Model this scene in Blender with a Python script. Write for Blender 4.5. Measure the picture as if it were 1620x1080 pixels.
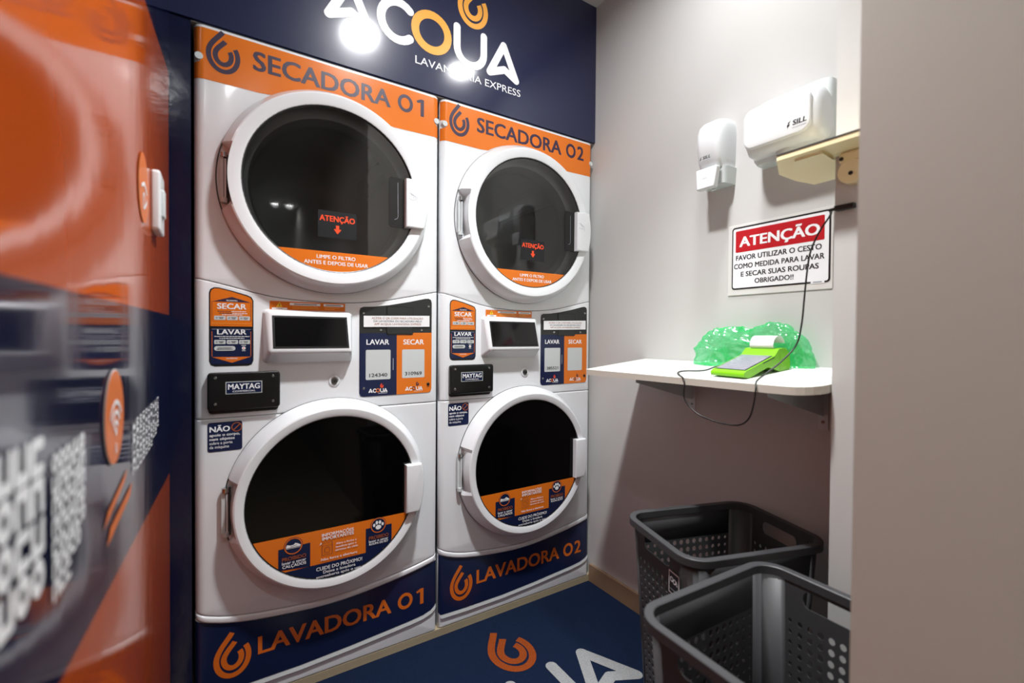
import bpy, bmesh, math, random
from math import sin, cos, pi, radians, sqrt, atan2
from mathutils import Vector, Matrix, noise
from mathutils.geometry import tessellate_polygon

for o in list(bpy.data.objects):
    bpy.data.objects.remove(o, do_unlink=True)
scene = bpy.context.scene
COL = scene.collection

# ------------------------------------------------------------------ camera
F_PX, YAW, PITCH, ROLL = 721.633, 0.5664, -0.0139, 0.0075
CAM = Vector((0.062, -1.4581, 1.0558))
fw = Vector((sin(YAW) * cos(PITCH), cos(YAW) * cos(PITCH), sin(PITCH)))
rt0 = Vector((cos(YAW), -sin(YAW), 0))
up0 = rt0.cross(fw)
rt = cos(ROLL) * rt0 + sin(ROLL) * up0
up = -sin(ROLL) * rt0 + cos(ROLL) * up0
cd = bpy.data.cameras.new('camera')
cam = bpy.data.objects.new('camera', cd)
COL.objects.link(cam)
M = Matrix((rt, up, -fw)).transposed().to_4x4()
M.translation = CAM
cam.matrix_world = M
cd.sensor_width = 36.0
cd.lens = F_PX / 1620 * 36.0
cd.clip_start = 0.02
cd.dof.use_dof = True
cd.dof.focus_distance = 1.75
cd.dof.aperture_fstop = 2.2
scene.camera = cam

# ------------------------------------------------------------------ world, exposure
w = bpy.data.worlds.new('world')
scene.world = w
w.use_nodes = True
w.node_tree.nodes['Background'].inputs[0].default_value = (0.9, 0.95, 1, 1)
w.node_tree.nodes['Background'].inputs[1].default_value = 0.02
vs = scene.view_settings
vs.view_transform = 'Standard'
vs.look = 'None'
vs.gamma = 1
vs.exposure = 0.34
vs.use_curve_mapping = False

CEIL = 2.443
SPOT_POWER = 130.0


# ------------------------------------------------------------------ materials
def srgb(r, g, b):
    f = lambda c: (c / 255 / 12.92) if c / 255 <= 0.04045 else ((c / 255 + 0.055) / 1.055) ** 2.4
    return (f(r), f(g), f(b), 1)


def mat(name, col, rough=0.5, metal=0.0, spec=0.5, coat=0.0, bump=None, emit=None, vary=None):
    m = bpy.data.materials.new(name)
    m.use_nodes = True
    nt = m.node_tree
    p = nt.nodes['Principled BSDF']
    p.inputs['Base Color'].default_value = col
    p.inputs['Roughness'].default_value = rough
    p.inputs['Metallic'].default_value = metal
    p.inputs['Specular IOR Level'].default_value = spec
    p.inputs['Coat Weight'].default_value = coat
    p.inputs['Coat Roughness'].default_value = 0.06
    if emit:
        p.inputs['Emission Color'].default_value = emit[0]
        p.inputs['Emission Strength'].default_value = emit[1]
    if bump or vary:
        tc = nt.nodes.new('ShaderNodeTexCoord')
    if bump:   # (scale, strength, distance)
        n = nt.nodes.new('ShaderNodeTexNoise')
        n.inputs['Scale'].default_value = bump[0]
        n.inputs['Detail'].default_value = 4
        nt.links.new(tc.outputs['Object'], n.inputs['Vector'])
        b = nt.nodes.new('ShaderNodeBump')
        b.inputs['Strength'].default_value = bump[1]
        b.inputs['Distance'].default_value = bump[2]
        nt.links.new(n.outputs['Fac'], b.inputs['Height'])
        nt.links.new(b.outputs['Normal'], p.inputs['Normal'])
    if vary:   # (scale, second colour)
        n2 = nt.nodes.new('ShaderNodeTexNoise')
        n2.inputs['Scale'].default_value = vary[0]
        n2.inputs['Detail'].default_value = 5
        nt.links.new(tc.outputs['Object'], n2.inputs['Vector'])
        mx = nt.nodes.new('ShaderNodeMix')
        mx.data_type = 'RGBA'
        mx.inputs['A'].default_value = col
        mx.inputs['B'].default_value = vary[1]
        nt.links.new(n2.outputs['Fac'], mx.inputs['Factor'])
        nt.links.new(mx.outputs['Result'], p.inputs['Base Color'])
    return m


ORANGE_C = srgb(220, 115, 28)
NAVY_C = srgb(22, 32, 66)
WHITE = mat('white_enamel', srgb(226, 229, 232), 0.22, coat=0.3)
WHITE2 = mat('white_plastic', srgb(212, 215, 217), 0.28)
GREYPL = mat('light_grey_plastic', srgb(200, 206, 206), 0.35)
ORANGE = mat('orange_vinyl', ORANGE_C, 0.24)
NAVY = mat('navy_vinyl', NAVY_C, 0.24)
NAVYPANEL = mat('navy_gloss_print', srgb(18, 27, 64), 0.34, spec=0.25, coat=1.0, bump=(9, 0.10, 0.004))
NAVYPANEL.node_tree.nodes['Principled BSDF'].inputs['Coat Roughness'].default_value = 0.12
FILLER = mat('navy_filler_vinyl', srgb(14, 20, 48), 0.15, bump=(14, 0.3, 0.004))
NAVYINK = mat('navy_ink', srgb(52, 38, 62), 0.4)
WHITEINK = mat('white_ink', srgb(238, 240, 242), 0.35)
GREYINK = mat('grey_ink', srgb(150, 155, 165), 0.4)
ORANGEINK = mat('orange_ink', srgb(216, 108, 28), 0.3)
AMBERINK = mat('amber_ink', srgb(240, 170, 70), 0.3)
REDINK = mat('red_ink', srgb(182, 22, 32), 0.35)
REDORANGE = mat('red_orange_ink', srgb(240, 78, 36), 0.35)
BROWNINK = mat('brown_ink', srgb(150, 78, 40), 0.4)
BLACKINK = mat('black_ink', srgb(18, 20, 24), 0.35)
BLACKGLOSS = mat('black_gloss', srgb(9, 9, 11), 0.08)
BLACKPL = mat('black_plastic', srgb(16, 16, 17), 0.3)
CHAR = mat('charcoal_plate', srgb(40, 43, 42), 0.35)
YELLOW = mat('yellow_ink', srgb(248, 200, 40), 0.4)
STEEL = mat('steel', srgb(190, 192, 192), 0.25, metal=1.0)
DARKSTEEL = mat('dark_steel', srgb(120, 118, 116), 0.35, metal=1.0)
GASKET = mat('grey_gasket', srgb(70, 72, 72), 0.5)
DRUM = mat('drum_grey', srgb(196, 200, 202), 0.45, metal=0.2)
WASHGLASS = mat('black_door_glass', srgb(4, 4, 5), 0.05, spec=0.2)
PAINT = mat('wall_paint', srgb(199, 199, 197), 0.75, bump=(160, 0.05, 0.002), vary=(3, srgb(193, 192, 189)))
GREYPAINT = mat('grey_wall_paint', srgb(198, 195, 186), 0.8, bump=(120, 0.06, 0.002), vary=(2.5, srgb(190, 187, 178)))
CEILP = mat('ceiling_paint', srgb(200, 200, 198), 0.8)
TILE = mat('beige_tile', srgb(176, 165, 140), 0.35, vary=(12, srgb(160, 148, 122)))
BASEB = mat('beige_skirting', srgb(150, 124, 98), 0.35, vary=(8, srgb(128, 104, 82)))
SHELFW = mat('white_laminate', srgb(212, 216, 211), 0.4)
SHELFE = mat('shelf_edge_band', srgb(196, 190, 178), 0.5)
CREAM = mat('cream_plastic', srgb(240, 230, 190), 0.45, vary=(5, srgb(236, 218, 168)))
BASKET = mat('grey_basket_plastic', srgb(58, 59, 61), 0.5)
LIME = mat('lime_plastic', srgb(116, 184, 14), 0.35)
SCREEN = mat('terminal_screen', srgb(128, 128, 138), 0.15, emit=((0.42, 0.43, 0.5, 1), 0.05))
PAPER = mat('receipt_paper', srgb(240, 240, 240), 0.7)
CABLE = mat('black_rubber', srgb(14, 14, 14), 0.45)
def lamp_mat(g): return mat('lamp_diffuser', (1, 1, 1, 1), 0.5, emit=((0.985, 0.99, 1, 1), g))
CLEAR = mat('clear_acrylic_backing', srgb(214, 214, 210), 0.2)
DARKGREY = mat('dark_grey_inset', srgb(52, 52, 54), 0.5)


def glass_mat():
    m = bpy.data.materials.new('tinted_dryer_glass')
    m.use_nodes = True
    nt = m.node_tree
    nt.nodes.remove(nt.nodes['Principled BSDF'])
    out = nt.nodes['Material Output']
    tr = nt.nodes.new('ShaderNodeBsdfTransparent')
    tr.inputs[0].default_value = (0.66, 0.68, 0.685, 1)
    gl = nt.nodes.new('ShaderNodeBsdfGlossy')
    gl.inputs['Roughness'].default_value = 0.03
    fr = nt.nodes.new('ShaderNodeFresnel')
    fr.inputs[0].default_value = 1.75
    mx = nt.nodes.new('ShaderNodeMixShader')
    nt.links.new(fr.outputs[0], mx.inputs[0])
    nt.links.new(tr.outputs[0], mx.inputs[1])
    nt.links.new(gl.outputs[0], mx.inputs[2])
    nt.links.new(mx.outputs[0], out.inputs[0])
    return m


DRYGLASS = glass_mat()


def bag_mat():
    m = bpy.data.materials.new('thin_green_film')
    m.use_nodes = True
    nt = m.node_tree
    nt.nodes.remove(nt.nodes['Principled BSDF'])
    out = nt.nodes['Material Output']
    tr = nt.nodes.new('ShaderNodeBsdfTransparent')
    tr.inputs[0].default_value = (0.66, 0.97, 0.80, 1)
    df = nt.nodes.new('ShaderNodeBsdfDiffuse')
    df.inputs[0].default_value = srgb(70, 225, 135)
    tl = nt.nodes.new('ShaderNodeBsdfTranslucent')
    tl.inputs[0].default_value = srgb(80, 240, 150)
    gl = nt.nodes.new('ShaderNodeBsdfGlossy')
    gl.inputs['Roughness'].default_value = 0.18
    m1 = nt.nodes.new('ShaderNodeMixShader'); m1.inputs[0].default_value = 0.5
    m2 = nt.nodes.new('ShaderNodeMixShader')
    m3 = nt.nodes.new('ShaderNodeMixShader'); m3.inputs[0].default_value = 0.10
    tc = nt.nodes.new('ShaderNodeTexCoord')
    n = nt.nodes.new('ShaderNodeTexNoise'); n.inputs['Scale'].default_value = 26; n.inputs['Detail'].default_value = 3
    mr = nt.nodes.new('ShaderNodeMapRange')
    mr.inputs['From Min'].default_value = 0.35; mr.inputs['From Max'].default_value = 0.68
    mr.inputs['To Min'].default_value = 0.10; mr.inputs['To Max'].default_value = 0.42
    nt.links.new(tc.outputs['Object'], n.inputs['Vector'])
    nt.links.new(n.outputs['Fac'], mr.inputs['Value'])
    nt.links.new(mr.outputs[0], m2.inputs[0])
    nt.links.new(df.outputs[0], m1.inputs[1]); nt.links.new(tl.outputs[0], m1.inputs[2])
    nt.links.new(tr.outputs[0], m2.inputs[1]); nt.links.new(m1.outputs[0], m2.inputs[2])
    nt.links.new(m2.outputs[0], m3.inputs[1]); nt.links.new(gl.outputs[0], m3.inputs[2])
    nt.links.new(m3.outputs[0], out.inputs[0])
    return m


BAGFILM = bag_mat()


def wrap_mat():
    """glossy printed vinyl on the left wall: printed colour bands chosen by height, crinkled film"""
    m = bpy.data.materials.new('printed_vinyl_wrap')
    m.use_nodes = True
    nt = m.node_tree
    p = nt.nodes['Principled BSDF']
    p.inputs['Roughness'].default_value = 0.09
    p.inputs['Specular IOR Level'].default_value = 0.75
    tc = nt.nodes.new('ShaderNodeTexCoord')
    sp = nt.nodes.new('ShaderNodeSeparateXYZ')
    nt.links.new(tc.outputs['Object'], sp.inputs[0])

    def math_(op, a, b):
        n = nt.nodes.new('ShaderNodeMath'); n.operation = op
        for i, v in enumerate((a, b)):
            if isinstance(v, (int, float)): n.inputs[i].default_value = v
            else: nt.links.new(v, n.inputs[i])
        return n.outputs[0]
    Yc, Zc = sp.outputs['Y'], sp.outputs['Z']
    up_ = math_('LESS_THAN', Zc, math_('ADD', math_('MULTIPLY', Yc, 0.18), 1.71))
    mid = math_('GREATER_THAN', Zc, math_('ADD', math_('MULTIPLY', Yc, 0.009), 1.10))
    low = math_('LESS_THAN', Zc, math_('ADD', math_('MULTIPLY', Yc, -0.073), 0.70))
    near = math_('LESS_THAN', Yc, -0.028)
    o = math_('MULTIPLY', math_('ADD', math_('MULTIPLY', up_, mid), low), near)
    mx = nt.nodes.new('ShaderNodeMix'); mx.data_type = 'RGBA'
    mx.inputs['A'].default_value = srgb(16, 22, 50)
    mx.inputs['B'].default_value = srgb(182, 76, 20)
    nt.links.new(o, mx.inputs['Factor'])
    nt.links.new(mx.outputs['Result'], p.inputs['Base Color'])
    mp = nt.nodes.new('ShaderNodeMapping'); mp.inputs['Scale'].default_value = (1, 3.0, 1.5)
    mp.inputs['Rotation'].default_value = (0.6, 0, 0)
    nt.links.new(tc.outputs['Object'], mp.inputs[0])
    n = nt.nodes.new('ShaderNodeTexNoise'); n.inputs['Scale'].default_value = 5; n.inputs['Detail'].default_value = 2
    nt.links.new(mp.outputs[0], n.inputs['Vector'])
    b = nt.nodes.new('ShaderNodeBump'); b.inputs['Strength'].default_value = 0.10; b.inputs['Distance'].default_value = 0.004
    nt.links.new(n.outputs['Fac'], b.inputs['Height'])
    nt.links.new(b.outputs['Normal'], p.inputs['Normal'])
    return m


WRAP = wrap_mat()


def carpet_mat(name, col, col2):
    m = mat(name, col, 0.95, spec=0.1, bump=(420, 0.9, 0.004), vary=(260, col2))
    return m


RUGNAVY = carpet_mat('navy_rug_pile', srgb(22, 38, 66), srgb(12, 22, 42))
RUGORANGE = carpet_mat('orange_rug_pile', srgb(160, 78, 32), srgb(120, 52, 18))
RUGWHITE = carpet_mat('white_rug_pile', srgb(182, 184, 184), srgb(120, 124, 126))


# ------------------------------------------------------------------ mesh helpers
class MB:
    def __init__(self):
        self.v, self.f, self.mi, self.sm, self.mats = [], [], [], [], []

    def m(self, material):
        if material not in self.mats:
            self.mats.append(material)
        return self.mats.index(material)

    def add(self, verts, faces, material, smooth=False):
        k = len(self.v)
        i = self.m(material)
        self.v += [tuple(q) for q in verts]
        for f in faces:
            self.f.append([a + k for a in f]); self.mi.append(i); self.sm.append(smooth)
        return self

    def box(self, a, b, material):
        x0, y0, z0 = [min(p, q) for p, q in zip(a, b)]
        x1, y1, z1 = [max(p, q) for p, q in zip(a, b)]
        V = [(x0, y0, z0), (x1, y0, z0), (x1, y1, z0), (x0, y1, z0), (x0, y0, z1), (x1, y0, z1), (x1, y1, z1), (x0, y1, z1)]
        return self.add(V, [(0, 3, 2, 1), (4, 5, 6, 7), (0, 1, 5, 4), (1, 2, 6, 5), (2, 3, 7, 6), (3, 0, 4, 7)], material)

    def cyl(self, p, axis, r, h, material, n=20, r2=None, smooth=True):
        p = Vector(p); a = Vector(axis).normalized()
        e1 = a.orthogonal().normalized(); e2 = a.cross(e1)
        r2 = r if r2 is None else r2
        V = [p + (e1 * cos(2 * pi * i / n) + e2 * sin(2 * pi * i / n)) * r for i in range(n)]
        V += [p + a * h + (e1 * cos(2 * pi * i / n) + e2 * sin(2 * pi * i / n)) * r2 for i in range(n)]
        self.add(V, [(i, (i + 1) % n, n + (i + 1) % n, n + i) for i in range(n)], material, smooth)
        self.add(V[:n], [tuple(reversed(range(n)))], material)
        return self.add(V[n:], [tuple(range(n))], material)

    def tube(self, pts, r, material, n=10):
        pts = [Vector(p) for p in pts]
        V = []; e1 = None
        for i, p in enumerate(pts):
            t = (pts[min(i + 1, len(pts) - 1)] - pts[max(i - 1, 0)]).normalized()
            if e1 is None:
                e1 = t.orthogonal().normalized()
            else:
                e1 = (e1 - t * e1.dot(t)).normalized()
            e2 = t.cross(e1)
            V += [p + (e1 * cos(2 * pi * j / n) + e2 * sin(2 * pi * j / n)) * r for j in range(n)]
        F = []
        for i in range(len(pts) - 1):
            F += [(i * n + j, i * n + (j + 1) % n, (i + 1) * n + (j + 1) % n, (i + 1) * n + j) for j in range(n)]
        self.add(V, F, material, True)
        self.add(V[:n], [tuple(reversed(range(n)))], material)
        return self.add(V[-n:], [tuple(range(n))], material)

    def lathe(self, prof, center, material, n=96, mod=None):
        """profile of (radius, y) turned about the Y axis through center (x, z)"""
        V = []
        for i in range(n):
            a = 2 * pi * i / n
            for k, (r, y) in enumerate(prof):
                rr, yy = mod(a, k, r, y) if mod else (r, y)
                V.append((center[0] + rr * cos(a), yy, center[1] + rr * sin(a)))
        m_ = len(prof)
        F = []
        for i in range(n):
            j = (i + 1) % n
            for k in range(m_ - 1):
                F.append((i * m_ + k, i * m_ + k + 1, j * m_ + k + 1, j * m_ + k))
        return self.add(V, F, material, True)

    def build(self, name, parent=None, loc=None, rotz=None, sharp=None):
        me = bpy.data.meshes.new(name)
        me.from_pydata(self.v, [], self.f)
        for mt in self.mats:
            me.materials.append(mt)
        me.polygons.foreach_set('material_index', self.mi)
        me.polygons.foreach_set('use_smooth', self.sm)
        me.update()
        if sharp is not None:
            me.set_sharp_from_angle(angle=radians(sharp))
        o = bpy.data.objects.new(name, me)
        COL.objects.link(o)
        if parent: o.parent = parent
        if loc: o.location = loc
        if rotz is not None: o.rotation_euler = (0, 0, rotz)
        return o


def tag(o, label, cat, group=None):
    o['label'] = label; o['category'] = cat
    if group: o['group'] = group
    return o


def empty(name, label, cat, loc=(0, 0, 0), rotz=0, group=None):
    o = bpy.data.objects.new(name, None)
    o.empty_display_size = 0.05
    COL.objects.link(o)
    o.location = loc; o.rotation_euler = (0, 0, rotz)
    return tag(o, label, cat, group)


def struct(mb, name):
    o = mb.build(name)
    o['kind'] = 'structure'
    return o


def bevel(o, width, seg=3, angle=30):
    b = o.modifiers.new('bevel', 'BEVEL')
    b.width = width; b.segments = seg; b.limit_method = 'ANGLE'; b.angle_limit = radians(angle)
    for p in o.data.polygons: p.use_smooth = True
    o.data.set_sharp_from_angle(angle=radians(40))
    return o


def rrect(x0, z0, x1, z1, r=0.0, n=5):
    r = min(r, abs(x1 - x0) / 2, abs(z1 - z0) / 2)
    if r <= 0: return [(x0, z0), (x1, z0), (x1, z1), (x0, z1)]
    out = []
    for cx, cz, a0 in ((x1 - r, z0 + r, -pi / 2), (x1 - r, z1 - r, 0), (x0 + r, z1 - r, pi / 2), (x0 + r, z0 + r, pi)):
        out += [(cx + r * cos(a0 + pi / 2 * i / n), cz + r * sin(a0 + pi / 2 * i / n)) for i in range(n + 1)]
    return out


def circ(cx, cz, r, n=32, rz=None):
    rz = r if rz is None else rz
    return [(cx + r * cos(2 * pi * i / n), cz + rz * sin(2 * pi * i / n)) for i in range(n)]


def tess(loops):
    tri = tessellate_polygon([[Vector((a, b, 0)) for a, b in L] for L in loops])
    pts = [p for L in loops for p in L]
    out = []
    for t in tri:
        a, b, c = [pts[i] for i in t]
        ar = (b[0] - a[0]) * (c[1] - a[1]) - (b[1] - a[1]) * (c[0] - a[0])
        if abs(ar) < 1e-12: continue
        out.append(t if ar > 0 else (t[0], t[2], t[1]))
    return pts, out


_tc = {}


def text_geo(s, bold=0.0, res=3):
    key = (s, bold, res)
    if key in _tc: return _tc[key]
    cu = bpy.data.curves.new('t', 'FONT')
    cu.body = s; cu.size = 1.0; cu.resolution_u = res; cu.offset = bold; cu.fill_mode = 'FRONT'
    ob = bpy.data.objects.new('t', cu)
    COL.objects.link(ob)
    bpy.context.view_layer.update()
    me = bpy.data.meshes.new_from_object(ob.evaluated_get(bpy.context.evaluated_depsgraph_get()))
    V = [(v.co.x, v.co.y) for v in me.vertices]
    Fc = [tuple(p.vertices) for p in me.polygons]
    bpy.data.objects.remove(ob); bpy.data.curves.remove(cu); bpy.data.meshes.remove(me)
    _tc[key] = (V, Fc)
    return V, Fc


CAPH = None


def cap_height():
    global CAPH
    if CAPH is None:
        V, _ = text_geo('H')
        CAPH = max(v[1] for v in V)
    return CAPH


class Sticker(MB):
    """flat print: layers of shapes stacked a few tenths of a millimetre apart, facing local -Y"""

    def __init__(self, y=0.0, step=0.0004, thick=0.0):
        super().__init__()
        self.y, self.step = y, step

    def poly(self, loops, material, layer=0):
        if loops and not isinstance(loops[0][0], (tuple, list)): loops = [loops]
        pts, tr = tess(loops)
        y = self.y - self.step * layer
        self.add([(a, y, b) for a, b in pts], tr, material)
        return self

    def rect(self, x0, z0, x1, z1, material, layer=0, r=0.0):
        return self.poly([rrect(min(x0, x1), min(z0, z1), max(x0, x1), max(z0, z1), r)], material, layer)

    def ring(self, cx, cz, r0, r1, material, layer=0, n=32):
        return self.poly([circ(cx, cz, r1, n), circ(cx, cz, r0, n)], material, layer)

    def stroke(self, pts, wd, material, layer=0, cap=True):
        """ribbon of constant width along a polyline, round at its ends and sharp corners"""
        P = [Vector(p) for p in pts]
        closed = (P[0] - P[-1]).length < 1e-7
        if closed: P = P[:-1]
        y = self.y - self.step * layer
        n = len(P)
        eps = min(4e-5, self.step / 6)

        def nrm(a, b):
            d = (b - a).normalized()
            return Vector((-d.y, d.x))
        Lp, Rp, discs = [], [], []
        runs = []
        for i in range(n):
            if closed: a, b = P[i - 1], P[(i + 1) % n]
            else: a, b = P[max(i - 1, 0)], P[min(i + 1, n - 1)]
            if not closed and i == 0: m1 = m2 = nrm(P[0], P[1])
            elif not closed and i == n - 1: m1 = m2 = nrm(P[-2], P[-1])
            else: m1, m2 = nrm(a, P[i]), nrm(P[i], b)
            if m1.dot(m2) > 0.75:
                m = (m1 + m2).normalized()
                k = wd / 2 / max(m.dot(m1), 0.5)
                runs.append((P[i], m * k, m * k))
            else:
                runs.append((P[i], m1 * wd / 2, m2 * wd / 2)); discs.append(P[i])
        if cap and not closed: discs += [P[0], P[-1]]
        seg = range(n) if closed else range(n - 1)
        off = 0.0
        for q in seg:
            p0, _, o0 = runs[q]
            p1, o1, _ = runs[(q + 1) % n]
            if P[q] in discs: off += eps
            V = [p0 - o0, p1 - o1, p1 + o1, p0 + o0]
            self.add([(a.x, y - off, a.y) for a in V], [(0, 1, 2, 3)], material)
        for p in discs:
            off += eps
            self.add([(a, y - off, b) for a, b in circ(p.x, p.y, wd / 2, 20)], [tuple(range(20))], material)
        return self

    def text(self, s, x0, x1, base, cap, material, layer=1, bold=0.0, slant=0.0, slope=0.0, res=3, flip=False):
        if not s: return self
        V, Fc = text_geo(s, 0.0, res)
        xa, xb = min(v[0] for v in V), max(v[0] for v in V)
        b = bold * 0.8
        sx = (x1 - x0) / (xb - xa + 2 * b); sz = cap / (cap_height() + b)
        y = self.y - self.step * layer
        shifts = [(0, 0)] if bold <= 0 else [(0, 0), (-b, -b * 0.5), (b, -b * 0.5), (-b, b * 0.5), (b, b * 0.5)]
        for n, (da, db) in enumerate(shifts):
            P = []
            for a, c in V:
                x = x0 + (a + da + b - xa) * sx
                z = base + (c + db + b * 0.5) * sz
                P.append((x + slant * c * sz, y - n * self.step / 16, z + (x - x0) * slope))
            self.add(P, Fc, material)
        return self

    def textc(self, s, xc, base, cap, material, layer=1, bold=0.0, width=1.0, maxw=None, res=3):
        V, _ = text_geo(s, 0.0, res)
        wd = (max(v[0] for v in V) - min(v[0] for v in V)) * cap / cap_height() * width
        if maxw: wd = min(wd, maxw)
        return self.text(s, xc - wd / 2, xc + wd / 2, base, cap, material, layer, bold, res=res)


def arc_pts(cx, cz, r, a0, a1, n=16, rz=None):
    rz = r if rz is None else rz
    return [(cx + r * cos(radians(a0 + (a1 - a0) * i / n)), cz + rz * sin(radians(a0 + (a1 - a0) * i / n))) for i in range(n + 1)]


def drop_logo(st, x, z, h, material, layer, wf=0.104, sx=0.80):
    """two nested open drops: a stem running down into a round bowl; (x, z) = bottom centre of the bowl"""
    wd = h * wf
    c = (x, z + 0.43 * h)

    def band(R, top, a_end, bulge):
        a0 = 172
        p1 = Vector((c[0] + R * cos(radians(a0)), c[1] + R * sin(radians(a0))))
        t1 = Vector((sin(radians(a0)), -cos(radians(a0))))      # upward tangent at the start of the bowl
        p0 = Vector(top)
        k1 = p1 + t1 * bulge
        k0 = p0 + Vector((-0.5, -0.75)).normalized() * bulge * 0.7
        path = []
        for i in range(11):
            u = i / 10
            path.append(tuple((1 - u) ** 3 * p0 + 3 * (1 - u) ** 2 * u * k0 + 3 * (1 - u) * u * u * k1 + u ** 3 * p1))
        path = path[:-1] + arc_pts(c[0], c[1], R, a0, a_end, 26)
        st.stroke([(x + (a - x) * sx, b) for a, b in path], wd, material, layer, cap=False)
    band(0.372 * h, (x - 0.01 * h, z + 0.985 * h), 396, 0.20 * h)
    band(0.205 * h, (x + 0.05 * h, z + 0.775 * h), 398, 0.12 * h)


def acqua(st, X, Zf, wm, om, layer, wd, tx=True):
    """rounded five letter wordmark in the banner's own metres, mapped by X(x), Zf(z)"""
    T = lambda L: [(X(a), Zf(b)) for a, b in L]
    st.stroke(T([(0.332, 2.012), (0.395, 2.13), (0.450, 2.012), (0.398, 2.040), (0.332, 2.012)]), wd, wm, layer)
    st.stroke(T(arc_pts(0.545, 2.068, 0.057, 48, 312, 20, 0.06)), wd, wm, layer)
    q_ = arc_pts(0.660, 2.072, 0.059, 0, 360, 30, 0.058); q_[-1] = q_[0]
    st.stroke(T(q_), wd, om, layer)
    st.stroke(T([(0.753, 2.127), (0.753, 2.062)] + arc_pts(0.806, 2.062, 0.053, 180, 360, 14) + [(0.859, 2.062), (0.859, 2.127)]), wd, wm, layer)
    st.stroke(T([(0.884, 2.012), (0.943, 2.125), (0.998, 2.012), (0.947, 2.038), (0.884, 2.012)]), wd, wm, layer)


def plate(loops, y_front, depth, bev, mats, name, parent, res=3, sharp=35):
    """bevelled slab in the XZ plane, front at y_front, made from closed outlines (holes allowed)"""
    cu = bpy.data.curves.new('p', 'CURVE')
    cu.dimensions = '2D'; cu.fill_mode = 'BOTH'
    for L in loops:
        s = cu.splines.new('POLY')
        s.points.add(len(L) - 1)
        for p, (a, b) in zip(s.points, L): p.co = (a, b, 0, 1)
        s.use_cyclic_u = True
    cu.bevel_depth = bev; cu.bevel_resolution = res; cu.extrude = depth / 2 - bev; cu.offset = -bev
    ob = bpy.data.objects.new('p', cu)
    COL.objects.link(ob)
    bpy.context.view_layer.update()
    me = bpy.data.meshes.new_from_object(ob.evaluated_get(bpy.context.evaluated_depsgraph_get()))
    bpy.data.objects.remove(ob); bpy.data.curves.remove(cu)
    for v in me.vertices:
        x, yy, z = v.co
        v.co = (x, y_front + depth / 2 - z, yy)
    me.name = name
    me.materials.clear()
    me.materials.append(mats)
    bm = bmesh.new(); bm.from_mesh(me)
    bmesh.ops.remove_doubles(bm, verts=bm.verts, dist=1e-5)
    bmesh.ops.recalc_face_normals(bm, faces=bm.faces)
    bm.to_mesh(me); bm.free()
    for p in me.polygons: p.use_smooth = True
    me.set_sharp_from_angle(angle=radians(sharp))
    o = bpy.data.objects.new(name, me)
    COL.objects.link(o)
    if parent: o.parent = parent
    return o


MW = 0.690


def digits(st, num, x, z, h, material, layer, slope):
    """the machine's two digit number in the strip's own lettering"""
    st.poly([circ(x + 0.024, z + h / 2, 0.0255, 36, h / 2 + 0.001), circ(x + 0.024, z + h / 2, 0.0150, 36, h / 2 - 0.0095)], material, layer)
    x2 = x + 0.062
    if num[1] == '1':
        st.poly([[(x2 + 0.014, z - 0.001), (x2 + 0.026, z - 0.001), (x2 + 0.026, z + h), (x2 + 0.015, z + h), (x2, z + h * 0.86), (x2 + 0.003, z + h * 0.74), (x2 + 0.014, z + h * 0.80)]], material, layer)
    else:
        st.text(num[1], x2 - 0.004, x2 + 0.031, z, h, material, layer, 0.03)




def round_sides(o, R=0.024, W=MW):
    """wrap a front skin round the two vertical cabinet corners"""
    bm = bmesh.new(); bm.from_mesh(o.data)
    cuts = [R * (1 - cos(radians(a))) for a in (20, 35, 50, 65, 78, 90)]
    for c in cuts:
        for x in (c, W - c):
            bmesh.ops.bisect_plane(bm, geom=bm.verts[:] + bm.edges[:] + bm.faces[:], dist=1e-5, plane_co=(x, 0, 0), plane_no=(1, 0, 0))
    for v in bm.verts:
        d = min(v.co.x, W - v.co.x)
        if d < R:
            d = max(d, 0.0003)
            v.co.y += R - sqrt(max(R * R - (R - d) ** 2, 0))
    bm.to_mesh(o.data); bm.free()
    for p in o.data.polygons: p.use_smooth = True
    o.data.set_sharp_from_angle(angle=radians(40))
    return o


def along(pts, n=24, W=MW):
    """smooth curve through (x, z) control points"""
    out = []
    for i in range(n + 1):
        x = W * i / n
        for (xa, za), (xb, zb) in zip(pts, pts[1:]):
            if xa <= x <= xb + 1e-9:
                t = (x - xa) / (xb - xa)
                out.append((x, za + (zb - za) * t)); break
    for _ in range(3):
        out = [out[0]] + [(b[0], (a[1] + 2 * b[1] + c[1]) / 4) for a, b, c in zip(out, out[1:], out[2:])] + [out[-1]]
    return out


# ------------------------------------------------------------------ room shell
XL, XR = -0.05, 1.40
struct(MB().box((XL - 0.12, -5.3, -0.1), (1.6, 0.85, 0.0), TILE), 'floor')
struct(MB().box((XL - 0.12, -5.3, CEIL), (1.6, 0.85, CEIL + 0.1), CEILP), 'ceiling')
struct(MB().box((XL - 0.12, -1.5, 0), (XL, 0.85, CEIL), WRAP), 'wall_left')
struct(MB().box((XL - 0.12, -5.3, 0), (XL, -1.5, CEIL), PAINT), 'wall_corridor_left')
struct(MB().box((XR, -1.35, 0), (XR + 0.12, 0.85, CEIL), PAINT), 'wall_right')
struct(MB().box((XL, 0.75, 0), (XR, 0.85, CEIL), PAINT), 'wall_back')
# masonry pier that closes the niche with the shelf
struct(MB().box((1.168, -1.2, 0), (XR, -1.001, CEIL), PAINT), 'wall_pier')
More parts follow.
